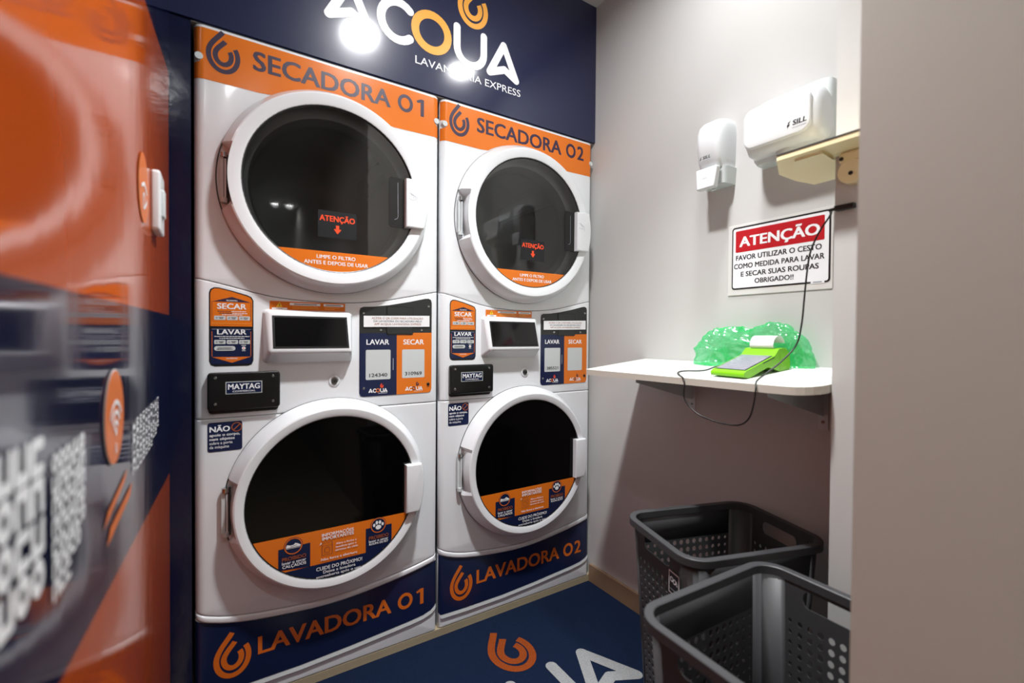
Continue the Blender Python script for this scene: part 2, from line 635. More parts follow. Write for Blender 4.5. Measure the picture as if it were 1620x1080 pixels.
# thick wall beside the doorway the picture is taken from
struct(MB().box((0.75, -5.3, 0), (1.45, -1.2, CEIL), GREYPAINT), 'wall_front')
struct(MB().box((XL, -5.42, 0), (0.75, -5.3, CEIL), PAINT), 'wall_corridor')
struct(MB().box((XR - 0.012, -1.001, 0), (XR, 0.0, 0.078), BASEB), 'baseboard_right')
struct(MB().box((XL, 0.004, 0), (XR, 0.74, 0.03), TILE), 'trim_1')
# header above the machines, carrying the printed panel, and the narrow filler left of them
struct(MB().box((XL, 0.012, 1.872), (XR, 0.10, CEIL), PAINT), 'wall_header')
fp = MB().box((XL, 0.006, 0.03), (-0.006, 0.03, 1.872), FILLER)
struct(fp, 'trim_2')

# ------------------------------------------------------------------ ceiling downlights, the near corridor one an added fill
def downlight(x, y, label, power, size=0.13, cone=160, glow=20):
    t = empty('ceiling_downlight', label, 'ceiling light', (x, y, CEIL), 0, None)
    ring = MB().lathe([(size / 2, -0.002), (size / 2, -0.012), (size / 2 + 0.012, -0.012), (size / 2 + 0.02, 0.0)], (0, 0), WHITE2, 40)
    o = ring.build('trim_ring', t); o.rotation_euler = (pi / 2, 0, 0)
    d = MB()
    d.add([(size / 2 * cos(2 * pi * i / 32), size / 2 * sin(2 * pi * i / 32), -0.004) for i in range(32)], [tuple(reversed(range(32)))], lamp_mat(glow))
    d.build('diffuser', t)
    ld = bpy.data.lights.new('downlight', 'SPOT')
    ld.spot_size = radians(cone); ld.spot_blend = 1.0; ld.shadow_soft_size = size * 0.42
    ld.energy = power; ld.color = (0.985, 0.99, 1.0)
    lo = bpy.data.objects.new('downlight', ld)
    COL.objects.link(lo)
    lo.location = (x, y, CEIL - 0.013)
    return t


downlight(0.60, -0.71, 'round white downlight in the ceiling before the left stack of machines', SPOT_POWER, cone=98, glow=300)
downlight(1.12, -0.72, 'round white downlight in the ceiling near the shelf wall', SPOT_POWER * 0.27, cone=62, glow=78)
downlight(0.15, -1.72, 'added fill downlight, out of view, in the corridor ceiling nearest the doorway', 19.0)  # unseen fill lamp, added to brighten the near wall beside the doorway
downlight(0.50, -4.2, 'round white downlight at the far end of the corridor ceiling, left one', 8.0, 0.09)
downlight(0.65, -4.2, 'round white downlight at the far end of the corridor ceiling, right one', 8.0, 0.09)

# ------------------------------------------------------------------ printed panel above the machines
pan = empty('printed_wall_panel', 'large glossy navy panel with white and orange logo above both machine stacks', 'sign', (0.675, 0.0, 2.1))
off = lambda L: [(a - 0.675, b - 2.1) for a, b in L]
b_ = MB().box((XL - 0.675, 0.0, 1.873 - 2.1), (XR - 0.675, 0.011, CEIL - 0.001 - 2.1), NAVYPANEL)
b_.build('panel_board', pan)
st = Sticker(-0.0008, 0.0003)
acqua(st, lambda x: x - 0.675, lambda z: z - 2.1, WHITEINK, AMBERINK, 0, 0.027)
st.build('wordmark', pan)
st = Sticker(-0.0008, 0.0003)
drop_logo(st, 0.815 - 0.675, 2.142 - 2.1, 0.160, AMBERINK, 0, 0.115, 0.86)
st.build('drop_emblem', pan)
st = Sticker(-0.0008, 0.0003)
st.text('LAVANDERIA EXPRESS', 0.602 - 0.675, 1.018 - 0.675, 1.953 - 2.1, 0.025, WHITEINK, 0, 0.004, slope=0.011)
st.build('tagline', pan)


# ------------------------------------------------------------------ stacked washer and dryer
def machine(ox, num, cards, label):
    t = empty('stacked_washer_dryer', label, 'washing machine', (ox, 0, 0.03), 0, 'stacked laundry machines')
    dz = -0.03
    Zs = lambda L: [(a, b + dz) for a, b in L]

    def part(mb, name, parent=t, sharp=None):
        o = mb.build(name, parent, sharp=sharp)
        return o
    W = MW
    TOP = 1.866
    # cabinet shells (open at the front behind the skins)
    def shell(z0, z1, name):
        m_ = MB()
        y0, y1 = 0.026, 0.70
        V = [(0, y0, z0), (W, y0, z0), (W, y1, z0), (0, y1, z0), (0, y0, z1), (W, y0, z1), (W, y1, z1), (0, y1, z1)]
        m_.add([(a, b, c + dz) for a, b, c in V], [(0, 1, 2, 3), (4, 5, 6, 7), (1, 2, 6, 5), (2, 3, 7, 6), (3, 0, 4, 7)], WHITE)
        return part(m_, name)
    shell(1.20, TOP, 'dryer_cabinet')
    shell(0.031, 1.195, 'washer_cabinet')
    arc = along([(0, 1.201), (0.05, 1.192), (0.17, 1.160), (0.28, 1.151), (0.37, 1.149), (0.49, 1.159), (0.62, 1.188), (W, 1.203)])
    top_edge = [(W, TOP), (0, TOP)]
    cD, cW = (0.345, 1.474), (0.348, 0.576)
    dfront = [arc + top_edge, circ(cD[0], cD[1], 0.222, 72)]
    o = plate([Zs(L) for L in dfront], 0.0, 0.026, 0.0035, WHITE, 'dryer_front', t)
    round_sides(o)
    low = 0.826
    con = [[(0, low), (W, low)] + [(a, b - 0.0012) for a, b in reversed(arc)]]
    o = plate([Zs(L) for L in con], 0.0, 0.026, 0.0035, WHITE, 'console_panel', t)
    round_sides(o)
    warc = along([(0, 0.309), (0.03, 0.290), (0.134, 0.268), (0.30, 0.252), (0.39, 0.252), (0.49, 0.262), (0.617, 0.279), (W, 0.298)])
    wf_ = [warc + [(W, low - 0.0012), (0, low - 0.0012)], circ(cW[0], cW[1], 0.222, 72)]
    o = plate([Zs(L) for L in wf_], 0.0, 0.026, 0.0045, WHITE, 'washer_front', t)
    round_sides(o)
    lip = [[(a, b - 0.020) for a, b in warc] + [(a, b - 0.001) for a, b in reversed(warc)]]
    o = plate([Zs(L) for L in lip], -0.002, 0.028, 0.006, WHITE, 'front_lip', t)
    round_sides(o)
    base = [[(0, 0.031), (W, 0.031)] + [(a, b - 0.022) for a, b in reversed(warc)]]
    o = plate([Zs(L) for L in base], 0.004, 0.022, 0.004, WHITE, 'base_panel', t)
    round_sides(o, 0.014)

    # ---- orange header strip with the dryer's number
    ob = [(0.0005, 1.724)]
    ang0, ang1 = 128, 52
    ob = [(0.0005, 1.724), (0.150, 1.7235)] + [(cD[0] + 0.301 * cos(radians(a)), cD[1] + 0.301 * sin(radians(a))) for a in
          [123 - (123 - 57) * i / 16 for i in range(17)]] + [(0.53, 1.7235), (W - 0.0005, 1.726)]
    def bump_notch(x, s):
        return [(x, 1.766), (x + s * 0.012, 1.768), (x + s * 0.019, 1.777), (x + s * 0.019, 1.785), (x + s * 0.012, 1.793), (x, 1.795)]
    hdr = ob + bump_notch(W - 0.0005, -1) + [(W - 0.0005, 1.858), (0.0005, 1.858)] + list(reversed(bump_notch(0.0005, 1)))
    s = Sticker(-0.0006)
    s.poly(Zs(hdr), ORANGE, 0)
    drop_logo(s, 0.066, 1.749 + dz, 0.112, NAVYINK, 1)
    s.text('SECADORA', 0.135, 0.520, 1.783 + dz, 0.052, NAVYINK, 1, 0.03)
    digits(s, num, 0.545, 1.783 + dz, 0.055, NAVYINK, 1, 0.0)
    round_sides(part(s, 'header_sticker'))
    for x in (0.0118, W - 0.0118):
        m_ = MB().cyl((x, 0.012, 1.781 + dz), (0, -1, 0), 0.011, 0.014, GREYPL, 24, 0.009)
        part(m_, 'side_bumper')

    # ---- doors
    def door(c, name, glassm, glass_r, ro):
        hinge_lo, hinge_hi = radians(165), radians(197)
        def mod(a, k, r, y):
            if hinge_lo < a < hinge_hi and k >= 4:
                return min(r, 0.268), y
            return r, y
        prof = [(glass_r - 0.004, -0.046), (glass_r, -0.054), (glass_r + 0.006, -0.0565), (ro - 0.024, -0.0575), (ro - 0.020, -0.0555), (ro - 0.003, -0.026), (ro, -0.019), (ro + 0.002, -0.004), (ro, 0.0)]
        m_ = MB().lathe([(r, y) for r, y in prof], (c[0], c[1] + dz), WHITE, 144, mod)
        d = part(m_, name, sharp=24)
        g = MB().lathe([(0.0001, -0.0505), (glass_r * 0.5, -0.0505), (glass_r, -0.0495)], (c[0], c[1] + dz), glassm, 96)
        part(g, 'door_glass', d)
        gs = MB().lathe([(ro - 0.001, 0.0005), (ro + 0.0022, -0.0025), (ro + 0.003, 0.0005)], (c[0], c[1] + dz), GASKET, 96)
        part(gs, 'door_gasket', d)
        gk = MB().lathe([(glass_r - 0.0035, -0.0515), (glass_r + 0.001, -0.0545), (glass_r + 0.0025, -0.0535)], (c[0], c[1] + dz), BLACKPL, 96)
        part(gk, 'glass_seal', d)
        h = MB()
        hx = c[0] - 0.278
        h.box((hx - 0.004, -0.006, c[1] - 0.070 + dz), (hx + 0.012, 0.0, c[1] + 0.060 + dz), GASKET)
        h.box((hx - 0.010, -0.014, c[1] - 0.062 + dz), (hx - 0.001, -0.005, c[1] + 0.052 + dz), GREYPL)
        h.box((hx + 0.0005, -0.017, c[1] - 0.058 + dz), (hx + 0.005, -0.010, c[1] + 0.046 + dz), WHITE2)
        h.cyl((hx - 0.001, -0.012, c[1] + 0.05 + dz), (0, 0, 1), 0.0085, 0.012, STEEL, 14)
        h.cyl((hx - 0.001, -0.012, c[1] - 0.070 + dz), (0, 0, 1), 0.0085, 0.012, GREYPL, 14)
        part(h, 'hinge', d)
        return d

    dd = door(cD, 'dryer_door', DRYGLASS, 0.240, 0.295)
    wd_ = door(cW, 'washer_door', WASHGLASS, 0.237, 0.283)

    # handles: rounded tab whose outer edge follows the ring
    def handle(c, ro, z0, z1, x0, d, emb):
        pts = [(x0, z0), ]
        n = 10
        pr_ = [(c[0] + sqrt(ro * ro - (z0 + (z1 - z0) * i / n - c[1]) ** 2), z0 + (z1 - z0) * i / n) for i in range(n + 1)]
        L = [(x0, z1), (x0, z0)] + pr_
        h = plate([Zs(L)], -0.071, 0.045, 0.005, WHITE, 'door_handle', d)
        if emb:
            s_ = Sticker(-0.0714)
            zc = (z0 + z1) / 2 + 0.018 + dz
            for k in range(4):
                s_.stroke([(x0 + 0.008 + k * 0.006, zc + 0.012 - k * 0.002), (x0 + 0.016 + k * 0.006, zc + 0.014 - k * 0.004), (x0 + 0.018 + k * 0.006, zc + 0.004 - k * 0.006)], 0.0011, GREYINK, 0)
            s_.stroke([(x0 + 0.008, zc - 0.004), (x0 + 0.018, zc - 0.008), (x0 + 0.027, zc - 0.007)], 0.0011, GREYINK, 0)
            part(s_, 'handle_emblem', d)
    handle(cD, 0.276, 1.392, 1.545, 0.549, dd, True)
    handle(cW, 0.265, 0.488, 0.641, 0.554, wd_, False)
    # dark grip pocket left of the dryer handle
    rc = Sticker(-0.0515)
    rc.poly([Zs(rrect(0.500, 1.390, 0.552, 1.546, 0.008))], BLACKPL, 0)
    rc.stroke([(0.528, 1.530 + dz), (0.529, 1.425 + dz), (0.526, 1.418 + dz), (0.518, 1.415 + dz)], 0.0012, GREYINK, 1)
    part(rc, 'grip_pocket', dd)
    # drum seen through the tinted glass
    dm = MB().lathe([(0.222, 0.001), (0.215, 0.03), (0.215, 0.06), (0.30, 0.075), (0.30, 0.54), (0.12, 0.56), (0.0001, 0.56)], (cD[0], cD[1] + dz), DRUM, 64)
    for k in range(3):
        a = radians(40 + 120 * k)
        p0 = Vector((cD[0] + 0.285 * cos(a), 0.08, cD[1] + 0.285 * sin(a) + dz))
        dm.box((p0.x - 0.018, 0.09, p0.z - 0.03), (p0.x + 0.018, 0.53, p0.z + 0.03), DRUM)
    part(dm, 'drum')

    # ---- stickers on the dryer glass
    def seg(c, r, zc, n=40):
        h = zc - c[1]
        a0 = math.asin(h / r)
        return [(c[0] + r * cos(pi - a0 + (2 * a0 + pi) * i / n), c[1] + r * sin(pi - a0 + (2 * a0 + pi) * i / n)) for i in range(n + 1)]
    s = Sticker(-0.0520)
    s.poly([Zs(seg(cD, 0.2365, 1.294))], ORANGE, 0)
    s.textc('LIMPE O FILTRO', 0.345, 1.273 + dz, 0.0105, WHITEINK, 1, 0.02, maxw=0.115)
    s.textc('ANTES E DEPOIS DE USAR', 0.347, 1.256 + dz, 0.0105, WHITEINK, 1, 0.02, maxw=0.195)
    part(s, 'filter_sticker', dd)
    s = Sticker(-0.0518)
    s.rect(0.294, 1.335 + dz, 0.402, 1.412 + dz, BLACKINK, 0)
    s.textc('ATENÇÃO', 0.348, 1.382 + dz, 0.0165, REDORANGE, 1, 0.035, maxw=0.099)
    s.rect(0.3435, 1.360 + dz, 0.3525, 1.372 + dz, REDORANGE, 1)
    s.poly([[(0.337, 1.361 + dz), (0.348, 1.347 + dz), (0.359, 1.361 + dz)]], REDORANGE, 1)
    part(s, 'warning_sticker', dd)

    # ---- stickers on the washer glass
    s = Sticker(-0.0520)
    r_ = 0.2335
    full = seg(cW, r_, 0.487)
    s.poly([Zs(full)], ORANGE, 0)
    s.poly([Zs(seg(cW, r_, 0.388))], NAVY, 1)
    # clip the two notice blocks to the round glass
    def clip(L):
        out = []
        for x, z in L:
            d = sqrt((x - cW[0]) ** 2 + (z - cW[1]) ** 2)
            if d > r_: x, z = cW[0] + (x - cW[0]) * r_ / d, cW[1] + (z - cW[1]) * r_ / d
            out.append((x, z))
        return out
    s.poly([Zs(clip([(0.193, 0.455)] + [(0.193, 0.455 - 0.067 * i / 10) for i in range(1, 11)] + [(0.275, 0.388), (0.275, 0.457)]))], NAVY, 2)
    s.poly([Zs(clip([(0.432, 0.461), (0.432, 0.388)] + [(0.432 + 0.08 * i / 8, 0.388) for i in range(1, 9)] + [(0.512, 0.388 + 0.073 * i / 8) for i in range(1, 9)]))], NAVY, 2)
    for cx, cz in ((0.231, 0.458), (0.470, 0.465)):
        s.poly([circ(cx, cz + dz, 0.0245)], NAVY, 3)
        s.ring(cx, cz + dz, 0.0205, 0.0232, ORANGEINK, 4)
    # trainer
    s.poly([Zs([(0.213, 0.452), (0.249, 0.452), (0.250, 0.458), (0.243, 0.463), (0.236, 0.466), (0.232, 0.462), (0.224, 0.461), (0.215, 0.464), (0.212, 0.458)])], WHITEINK, 5)
    s.stroke(Zs([(0.214, 0.4545), (0.249, 0.4545)]), 0.0012, NAVY, 6)
    s.stroke(Zs([(0.224, 0.458), (0.232, 0.459), (0.240, 0.460)]), 0.001, NAVY, 6)
    # paw
    s.poly([circ(0.470, 0.459 + dz, 0.0088, 20, 0.007)], WHITEINK, 5)
    for dx_, dz_, rr in ((-0.013, 0.006, 0.0042), (-0.0048, 0.0125, 0.0046), (0.0048, 0.0125, 0.0046), (0.013, 0.006, 0.0042)):
        s.poly([circ(0.470 + dx_, 0.461 + dz_ + dz, rr * 0.85, 16, rr * 1.25)], WHITEINK, 5)
    T = lambda str_, a, b, z, cp, mt, bo=0.02, ly=5: s.text(str_, a, b, z + dz, cp, mt, ly, bo)
    T('PROIBIDO', 0.202, 0.264, 0.4195, 0.0105, BROWNINK, 0.03)
    T('lavar e secar', 0.202, 0.264, 0.410, 0.0078, WHITEINK)
    T('CALÇADOS', 0.203, 0.264, 0.3995, 0.0082, WHITEINK, 0.03)
    T('PROIBIDO', 0.441, 0.502, 0.4245, 0.0105, BROWNINK, 0.03)
    T('lavar e secar', 0.441, 0.501, 0.416, 0.0072, WHITEINK)
    T('ROUPA DE PET', 0.442, 0.501, 0.4075, 0.0066, WHITEINK, 0.03)
    T('INFORMAÇÕES', 0.306, 0.396, 0.4655, 0.0092, WHITEINK, 0.03)
    T('IMPORTANTES', 0.307, 0.396, 0.4545, 0.0092, WHITEINK, 0.03)
    T('Abra e feche a', 0.345, 0.404, 0.4345, 0.0062, WHITEINK, 0.01)
    T('lavadora após o', 0.345, 0.404, 0.4250, 0.0062, WHITEINK, 0.01)
    T('término do ciclo', 0.343, 0.408, 0.4155, 0.0062, WHITEINK, 0.01)
    T('Não force a abertura', 0.304, 0.406, 0.3955, 0.0072, WHITEINK, 0.02)
    T('CUIDE DO PRÓXIMO!', 0.291, 0.421, 0.3690, 0.0102, WHITEINK, 0.02)
    T('Deixe a lavadora', 0.310, 0.401, 0.3580, 0.0085, WHITEINK, 0.015)
    T('entreaberta após o uso.', 0.291, 0.420, 0.3472, 0.0078, WHITEINK, 0.015)
    for a, b in (((0.307, 0.411), (0.335, 0.411)), ((0.335, 0.411), (0.335, 0.447)), ((0.335, 0.447), (0.307, 0.447)), ((0.307, 0.447), (0.307, 0.411)), ((0.307, 0.438), (0.335, 0.438))):
        s.stroke(Zs([a, b]), 0.0009, NAVYINK, 4)
    s.ring(0.321, 0.425 + dz, 0.0075, 0.0085, NAVYINK, 4, 20)
    s.poly([Zs([(0.299, 0.442), (0.306, 0.446), (0.304, 0.450)])], WHITEINK, 4)
    part(s, 'notice_sticker', wd_)

    # ---- instruction panel SECAR / LAVAR
    ip = [(0.033, 0.980), (0.037, 0.970), (0.046, 0.966), (0.124, 0.966), (0.132, 0.970), (0.136, 0.980), (0.136, 1.146), (0.131, 1.156), (0.120, 1.161), (0.085, 1.171), (0.055, 1.178), (0.044, 1.178), (0.036, 1.173), (0.033, 1.163)]
    s = Sticker(-0.0008, 0.0003)
    s.poly([Zs(ip)], BLACKINK, 0)
    iz = lambda L: [(0.0845 + (a - 0.0845) * 0.94, 1.072 + (b - 1.072) * 0.965) for a, b in L]
    upper = [(0.036, 1.074), (0.133, 1.074), (0.133, 1.146), (0.128, 1.154), (0.118, 1.158), (0.085, 1.168), (0.055, 1.175), (0.046, 1.175), (0.039, 1.171), (0.036, 1.162)]
    s.poly([Zs(upper)], ORANGE, 1)
    s.rect(0.036, 0.972 + dz, 0.133, 1.069 + dz, NAVY, 1, 0.008)
    s.poly([Zs([(0.040, 1.140), (0.085, 1.154), (0.130, 1.140)])], NAVYINK, 2)
    s.poly([Zs([(0.040, 0.991), (0.130, 0.991), (0.085, 0.975)])], ORANGEINK, 2)
    s.textc('SECADORA', 0.085, 1.142 + dz, 0.0035, WHITEINK, 3, 0.02)
    s.textc('LAVADORA', 0.085, 0.985 + dz, 0.0035, WHITEINK, 3, 0.02)
    s.text('SECAR', 0.051, 0.119, 1.121 + dz, 0.0145, WHITEINK, 3, 0.03)
    s.text('LAVAR', 0.051, 0.119, 1.052 + dz, 0.0135, WHITEINK, 3, 0.03)
    for z_, a, b in ((1.1145, 0.052, 0.118), (1.1095, 0.056, 0.121), (1.1055, 0.062, 0.110), (1.0465, 0.045, 0.126), (1.0415, 0.056, 0.114)):
        x_ = a
        rnd = random.Random(int(z_ * 10000))
        while x_ < b:
            l_ = rnd.uniform(0.003, 0.008)
            s.rect(x_, z_ - 0.0009 + dz, min(x_ + l_, b), z_ + 0.0009 + dz, NAVYINK if (z_ > 1.108 and x_ < 0.08) else WHITEINK, 3)
            x_ += l_ + 0.0012
    for z_ in (1.0965, 1.0315):
        for k in range(3):
            xa = 0.0445 + k * 0.0285
            s.rect(xa, z_ - 0.0055 + dz, xa + 0.026, z_ + 0.0055 + dz, GREYPL, 3, 0.002)
            s.poly([circ(xa + 0.0055, z_ + dz, 0.0026, 12)], GREYINK, 4)
            s.rect(xa + 0.010, z_ + 0.0005 + dz, xa + 0.022, z_ + 0.002 + dz, BLACKINK, 4)
            s.rect(xa + 0.012, z_ - 0.0025 + dz, xa + 0.020, z_ - 0.001 + dz, BLACKINK, 4)
    s.rect(0.0445, 1.008 + dz, 0.093, 1.0205 + dz, GREYPL, 3, 0.006)
    s.rect(0.052, 1.0148 + dz, 0.085, 1.0163 + dz, BLACKINK, 4)
    s.rect(0.050, 1.0112 + dz, 0.087, 1.0127 + dz, BLACKINK, 4)
    s.poly([circ(0.1125, 1.0145 + dz, 0.0045, 18)], WHITEINK, 3)
    s.poly([circ(0.1125, 1.0145 + dz, 0.0018, 12)], REDORANGE, 4)
    s.rect(0.107, 1.0215 + dz, 0.118, 1.0228 + dz, WHITEINK, 3)
    s.rect(0.108, 1.0068 + dz, 0.117, 1.0080 + dz, WHITEINK, 3)
    s.rect(0.039, 1.0815 + dz, 0.130, 1.0825 + dz, AMBERINK, 3)
    s.rect(0.039, 1.0655 + dz, 0.130, 1.0665 + dz, GREYINK, 3)
    for xa in (0.0395, 0.1295):
        s.stroke(Zs([(xa, 1.140), (xa, 1.09)]), 0.0008, NAVYINK, 3)
        s.stroke(Zs([(xa, 1.060), (xa, 0.993)]), 0.0012, ORANGEINK, 3)
    part(s, 'instruction_panel')

    # ---- display housing
    m_ = MB()
    V = [(0.158, 0.0, 0.972), (0.402, 0.0, 0.972), (0.402, 0.0, 1.124), (0.158, 0.0, 1.124),
         (0.171, -0.046, 1.002), (0.392, -0.046, 1.002), (0.389, -0.016, 1.119), (0.170, -0.016, 1.119)]
    m_.add([(a, b, c + dz) for a, b, c in V], [(4, 5, 6, 7), (0, 1, 5, 4), (1, 2, 6, 5), (2, 3, 7, 6), (3, 0, 4, 7)], WHITE)
    dh = bevel(part(m_, 'display_housing'), 0.010, 4)
    m_ = MB()
    def on_face(x, z, d=0.0):
        k = (z - 1.002) / (1.119 - 1.002)
        return (x, -0.046 + 0.030 * k - d, z + dz)
    m_.add([on_face(0.181, 1.014, 0.0012), on_face(0.384, 1.014, 0.0012), on_face(0.382, 1.106, 0.0012), on_face(0.180, 1.106, 0.0012)], [(0, 1, 2, 3)], BLACKPL)
    m_.add([on_face(0.187, 1.020, 0.0018), on_face(0.378, 1.020, 0.0018), on_face(0.377, 1.101, 0.0018), on_face(0.186, 1.101, 0.0018)], [(0, 1, 2, 3)], BLACKGLOSS)
    part(m_, 'display_screen', dh)

    s = Sticker(-0.0008, 0.0003)
    s.rect(0.176, 1.123 + dz, 0.381, 1.148 + dz, ORANGE, 0, 0.001)
    s.poly([Zs([(0.192, 1.1315), (0.209, 1.1315), (0.2005, 1.1455)])], YELLOW, 1)
    s.rect(0.1995, 1.136 + dz, 0.2015, 1.1415 + dz, BLACKINK, 2)
    s.rect(0.1995, 1.1330 + dz, 0.2015, 1.1348 + dz, BLACKINK, 2)
    s.rect(0.181, 1.1245 + dz, 0.221, 1.1295 + dz, WHITEINK, 1, 0.002)
    s.textc('ATENÇÃO', 0.201, 1.1255 + dz, 0.0026, BLACKINK, 2, 0.02, maxw=0.03)
    s.rect(0.227, 1.1375 + dz, 0.310, 1.1445 + dz, WHITEINK, 1, 0.002)
    s.rect(0.319, 1.1375 + dz, 0.376, 1.1445 + dz, WHITEINK, 1, 0.002)
    s.rect(0.238, 1.1400 + dz, 0.300, 1.1420 + dz, BLACKINK, 2)
    s.rect(0.326, 1.1400 + dz, 0.369, 1.1420 + dz, BLACKINK, 2)
    for z_, b in ((1.1330, 0.303), (1.1285, 0.306)):
        s.rect(0.234, z_ + dz, b, z_ + 0.0014 + dz, AMBERINK, 1)
    for z_, b in ((1.1330, 0.364), (1.1285, 0.350)):
        s.rect(0.322, z_ + dz, b, z_ + 0.0014 + dz, AMBERINK, 1)
    part(s, 'display_sticker')

    # ---- coin box cover with maker's badge
    cb = plate([Zs(rrect(0.029, 0.848, 0.201, 0.950, 0.009))], -0.018, 0.017, 0.004, BLACKPL, 'coin_box_cover', t)
    bk = plate([Zs(rrect(0.031, 0.838, 0.198, 0.945, 0.010))], -0.004, 0.006, 0.002, BLACKPL, 'cover_backplate', cb)
    s = Sticker(-0.0188)
    s.rect(0.070, 0.8915 + dz, 0.156, 0.9245 + dz, GREYPL, 0)
    s.rect(0.0718, 0.8933 + dz, 0.1542, 0.9227 + dz, NAVY, 1)
    s.text('MAYTAG', 0.0755, 0.1505, 0.9040 + dz, 0.0145, WHITEINK, 2, 0.03)
    s.text('COMMERCIAL', 0.086, 0.140, 0.8963 + dz, 0.0045, WHITEINK, 2, 0.01)
    part(s, 'badge', cb)
    for x in (0.047, 0.183):
        for z in (0.866, 0.936):
            part(MB().cyl((x, -0.018, z + dz), (0, -1, 0), 0.0045, 0.0022, STEEL, 16, 0.0035), 'screw', cb)

    # ---- key lock
    m_ = MB().lathe([(0.0165, -0.0003), (0.0155, -0.003), (0.012, -0.0035), (0.0105, -0.001)], (0.35, 0.913 + dz), WHITE, 32)
    m_.cyl((0.35, 0.0, 0.913 + dz), (0, -1, 0), 0.0085, 0.006, DARKSTEEL, 24)
    m_.box((0.3465, -0.0066, 0.9115 + dz), (0.3535, -0.0055, 0.9145 + dz), BLACKPL)
    part(m_, 'key_lock')

    # ---- payment panel
    pp = [(0.424, 0.870), (0.428, 0.861), (0.436, 0.858), (0.654, 0.860), (0.661, 0.864), (0.664, 0.873), (0.664, 1.163), (0.661, 1.173), (0.652, 1.177), (0.640, 1.176), (0.585, 1.163), (0.520, 1.150), (0.470, 1.143), (0.436, 1.141), (0.427, 1.137), (0.424, 1.128)]
    s = Sticker(-0.0012, 0.0003)
    s.poly([Zs(pp)], CHAR, 0)
    s.poly([Zs([(0.424, 0.870), (0.428, 0.861), (0.436, 0.858), (0.543, 0.859), (0.543, 1.060), (0.424, 1.058)])], NAVY, 1)
    s.poly([Zs([(0.543, 0.859), (0.654, 0.860), (0.661, 0.864), (0.664, 0.873), (0.664, 1.062), (0.543, 1.060)])], ORANGE, 1)
    s.text('LAVAR', 0.4455, 0.518, 1.0225 + dz, 0.0165, WHITEINK, 2, 0.025)
    s.text('SECAR', 0.565, 0.636, 1.0225 + dz, 0.0165, WHITEINK, 2, 0.025)
    s.rect(0.4435, 0.911 + dz, 0.5225, 1.006 + dz, GREYPL, 2, 0.004)
    s.rect(0.561, 0.912 + dz, 0.6385, 1.006 + dz, GREYPL, 2, 0.004)
    s.text(cards[0], 0.4545, 0.512, 0.9195 + dz, 0.0115, BLACKINK, 3, 0.015)
    s.text(cards[1], 0.571, 0.629, 0.9205 + dz, 0.0115, BLACKINK, 3, 0.015)
    for k, (xo, mt) in enumerate(((0.4525, ORANGEINK), (0.572, NAVYINK))):
        sc_ = 0.060 / 0.69
        acqua(s, lambda x: xo + (x - 0.32) * sc_, lambda z: 0.870 + (z - 2.0) * sc_ * 1.02 + dz, WHITEINK, mt, 2, 0.0026)
        drop_logo(s, xo + 0.042, 0.884 + dz, 0.0145, REDORANGE if k == 0 else NAVYINK, 2, 0.13)
        s.rect(xo + 0.03, 0.8665 + dz, xo + 0.06, 0.8675 + dz, WHITEINK, 2)
    s.rect(0.530, 0.940 + dz, 0.5325, 0.978 + dz, GREYINK, 2)
    pan_ = part(s, 'payment_panel')
    s = Sticker(-0.0032)
    s.rect(0.509, 1.055 + dz, 0.598, 1.146 + dz, BLACKPL, 0, 0.005)
    s.rect(0.511, 1.057 + dz, 0.596, 1.144 + dz, CHAR, 1, 0.004)
    part(s, 'card_slot_cover', pan_)
    s = Sticker(-0.0044, 0.0003)
    s.poly([Zs([(0.436, 1.078), (0.655, 1.082), (0.655, 1.119), (0.436, 1.113)])], WHITEINK, 0)
    for k, (str_, a, b) in enumerate((('ACESSE O QR CODE PARA UTILIZAÇÃO', 0.461, 0.632), ('DA LAVADORA OU SECADORA PELO', 0.467, 0.627), ('APP ACQUA LAVANDERIA EXPRESS', 0.469, 0.625))):
        s.text(str_, a, b, 1.1035 - k * 0.0095 + dz, 0.0062, BROWNINK if k != 1 else NAVYINK, 1, 0.005, slope=0.012)
    part(s, 'notice_strip', pan_)
    for x, z in ((0.437, 1.121), (0.653, 1.150), (0.491, 1.069), (0.628, 1.070), (0.438, 0.885)):
        part(MB().cyl((x, -0.001, z + dz), (0, -1, 0), 0.0045, 0.0025, STEEL, 16, 0.003), 'screw', pan_)
    part(MB().cyl((0.652, -0.001, 0.888 + dz), (0, -1, 0), 0.006, 0.004, BLACKPL, 16, 0.004), 'screw', pan_)

    # ---- small warning on the washer front
    s = Sticker(-0.0008, 0.0003)
    s.rect(0.029, 0.736 + dz, 0.109, 0.815 + dz, NAVY, 0, 0.006)
    s.text('NÃO', 0.0335, 0.080, 0.7895 + dz, 0.0145, WHITEINK, 1, 0.035)
    s.ring(0.096, 0.799 + dz, 0.0105, 0.0128, BROWNINK, 2)
    s.stroke(Zs([(0.088, 0.791), (0.104, 0.807)]), 0.0026, BROWNINK, 2)
    for k, (str_, b) in enumerate((('apoie o corpo,', 0.1035), ('nem objetos', 0.091), ('sobre a porta', 0.086), ('da máquina', 0.078))):
        s.text(str_, 0.0335, b, 0.7775 - k * 0.0108 + dz, 0.0072, WHITEINK, 1, 0.025 if k < 2 else 0.005)
    part(s, 'warning_label')

    # ---- navy base strip with the washer's number
    s = Sticker(0.0034)
    bot = [(0.006, 0.077), (0.10, 0.074), (0.26, 0.074), (0.41, 0.081), (0.596, 0.094), (0.640, 0.099), (0.668, 0.108), (W - 0.0005, 0.125)]
    s.poly([Zs([(0.0005, 0.085)] + bot + [(a if 0 < a < W else abs(a - 0.0005), b - 0.021) for a, b in reversed(warc)])], NAVY, 0)
    drop_logo(s, 0.086, 0.105 + dz, 0.128, ORANGEINK, 1)
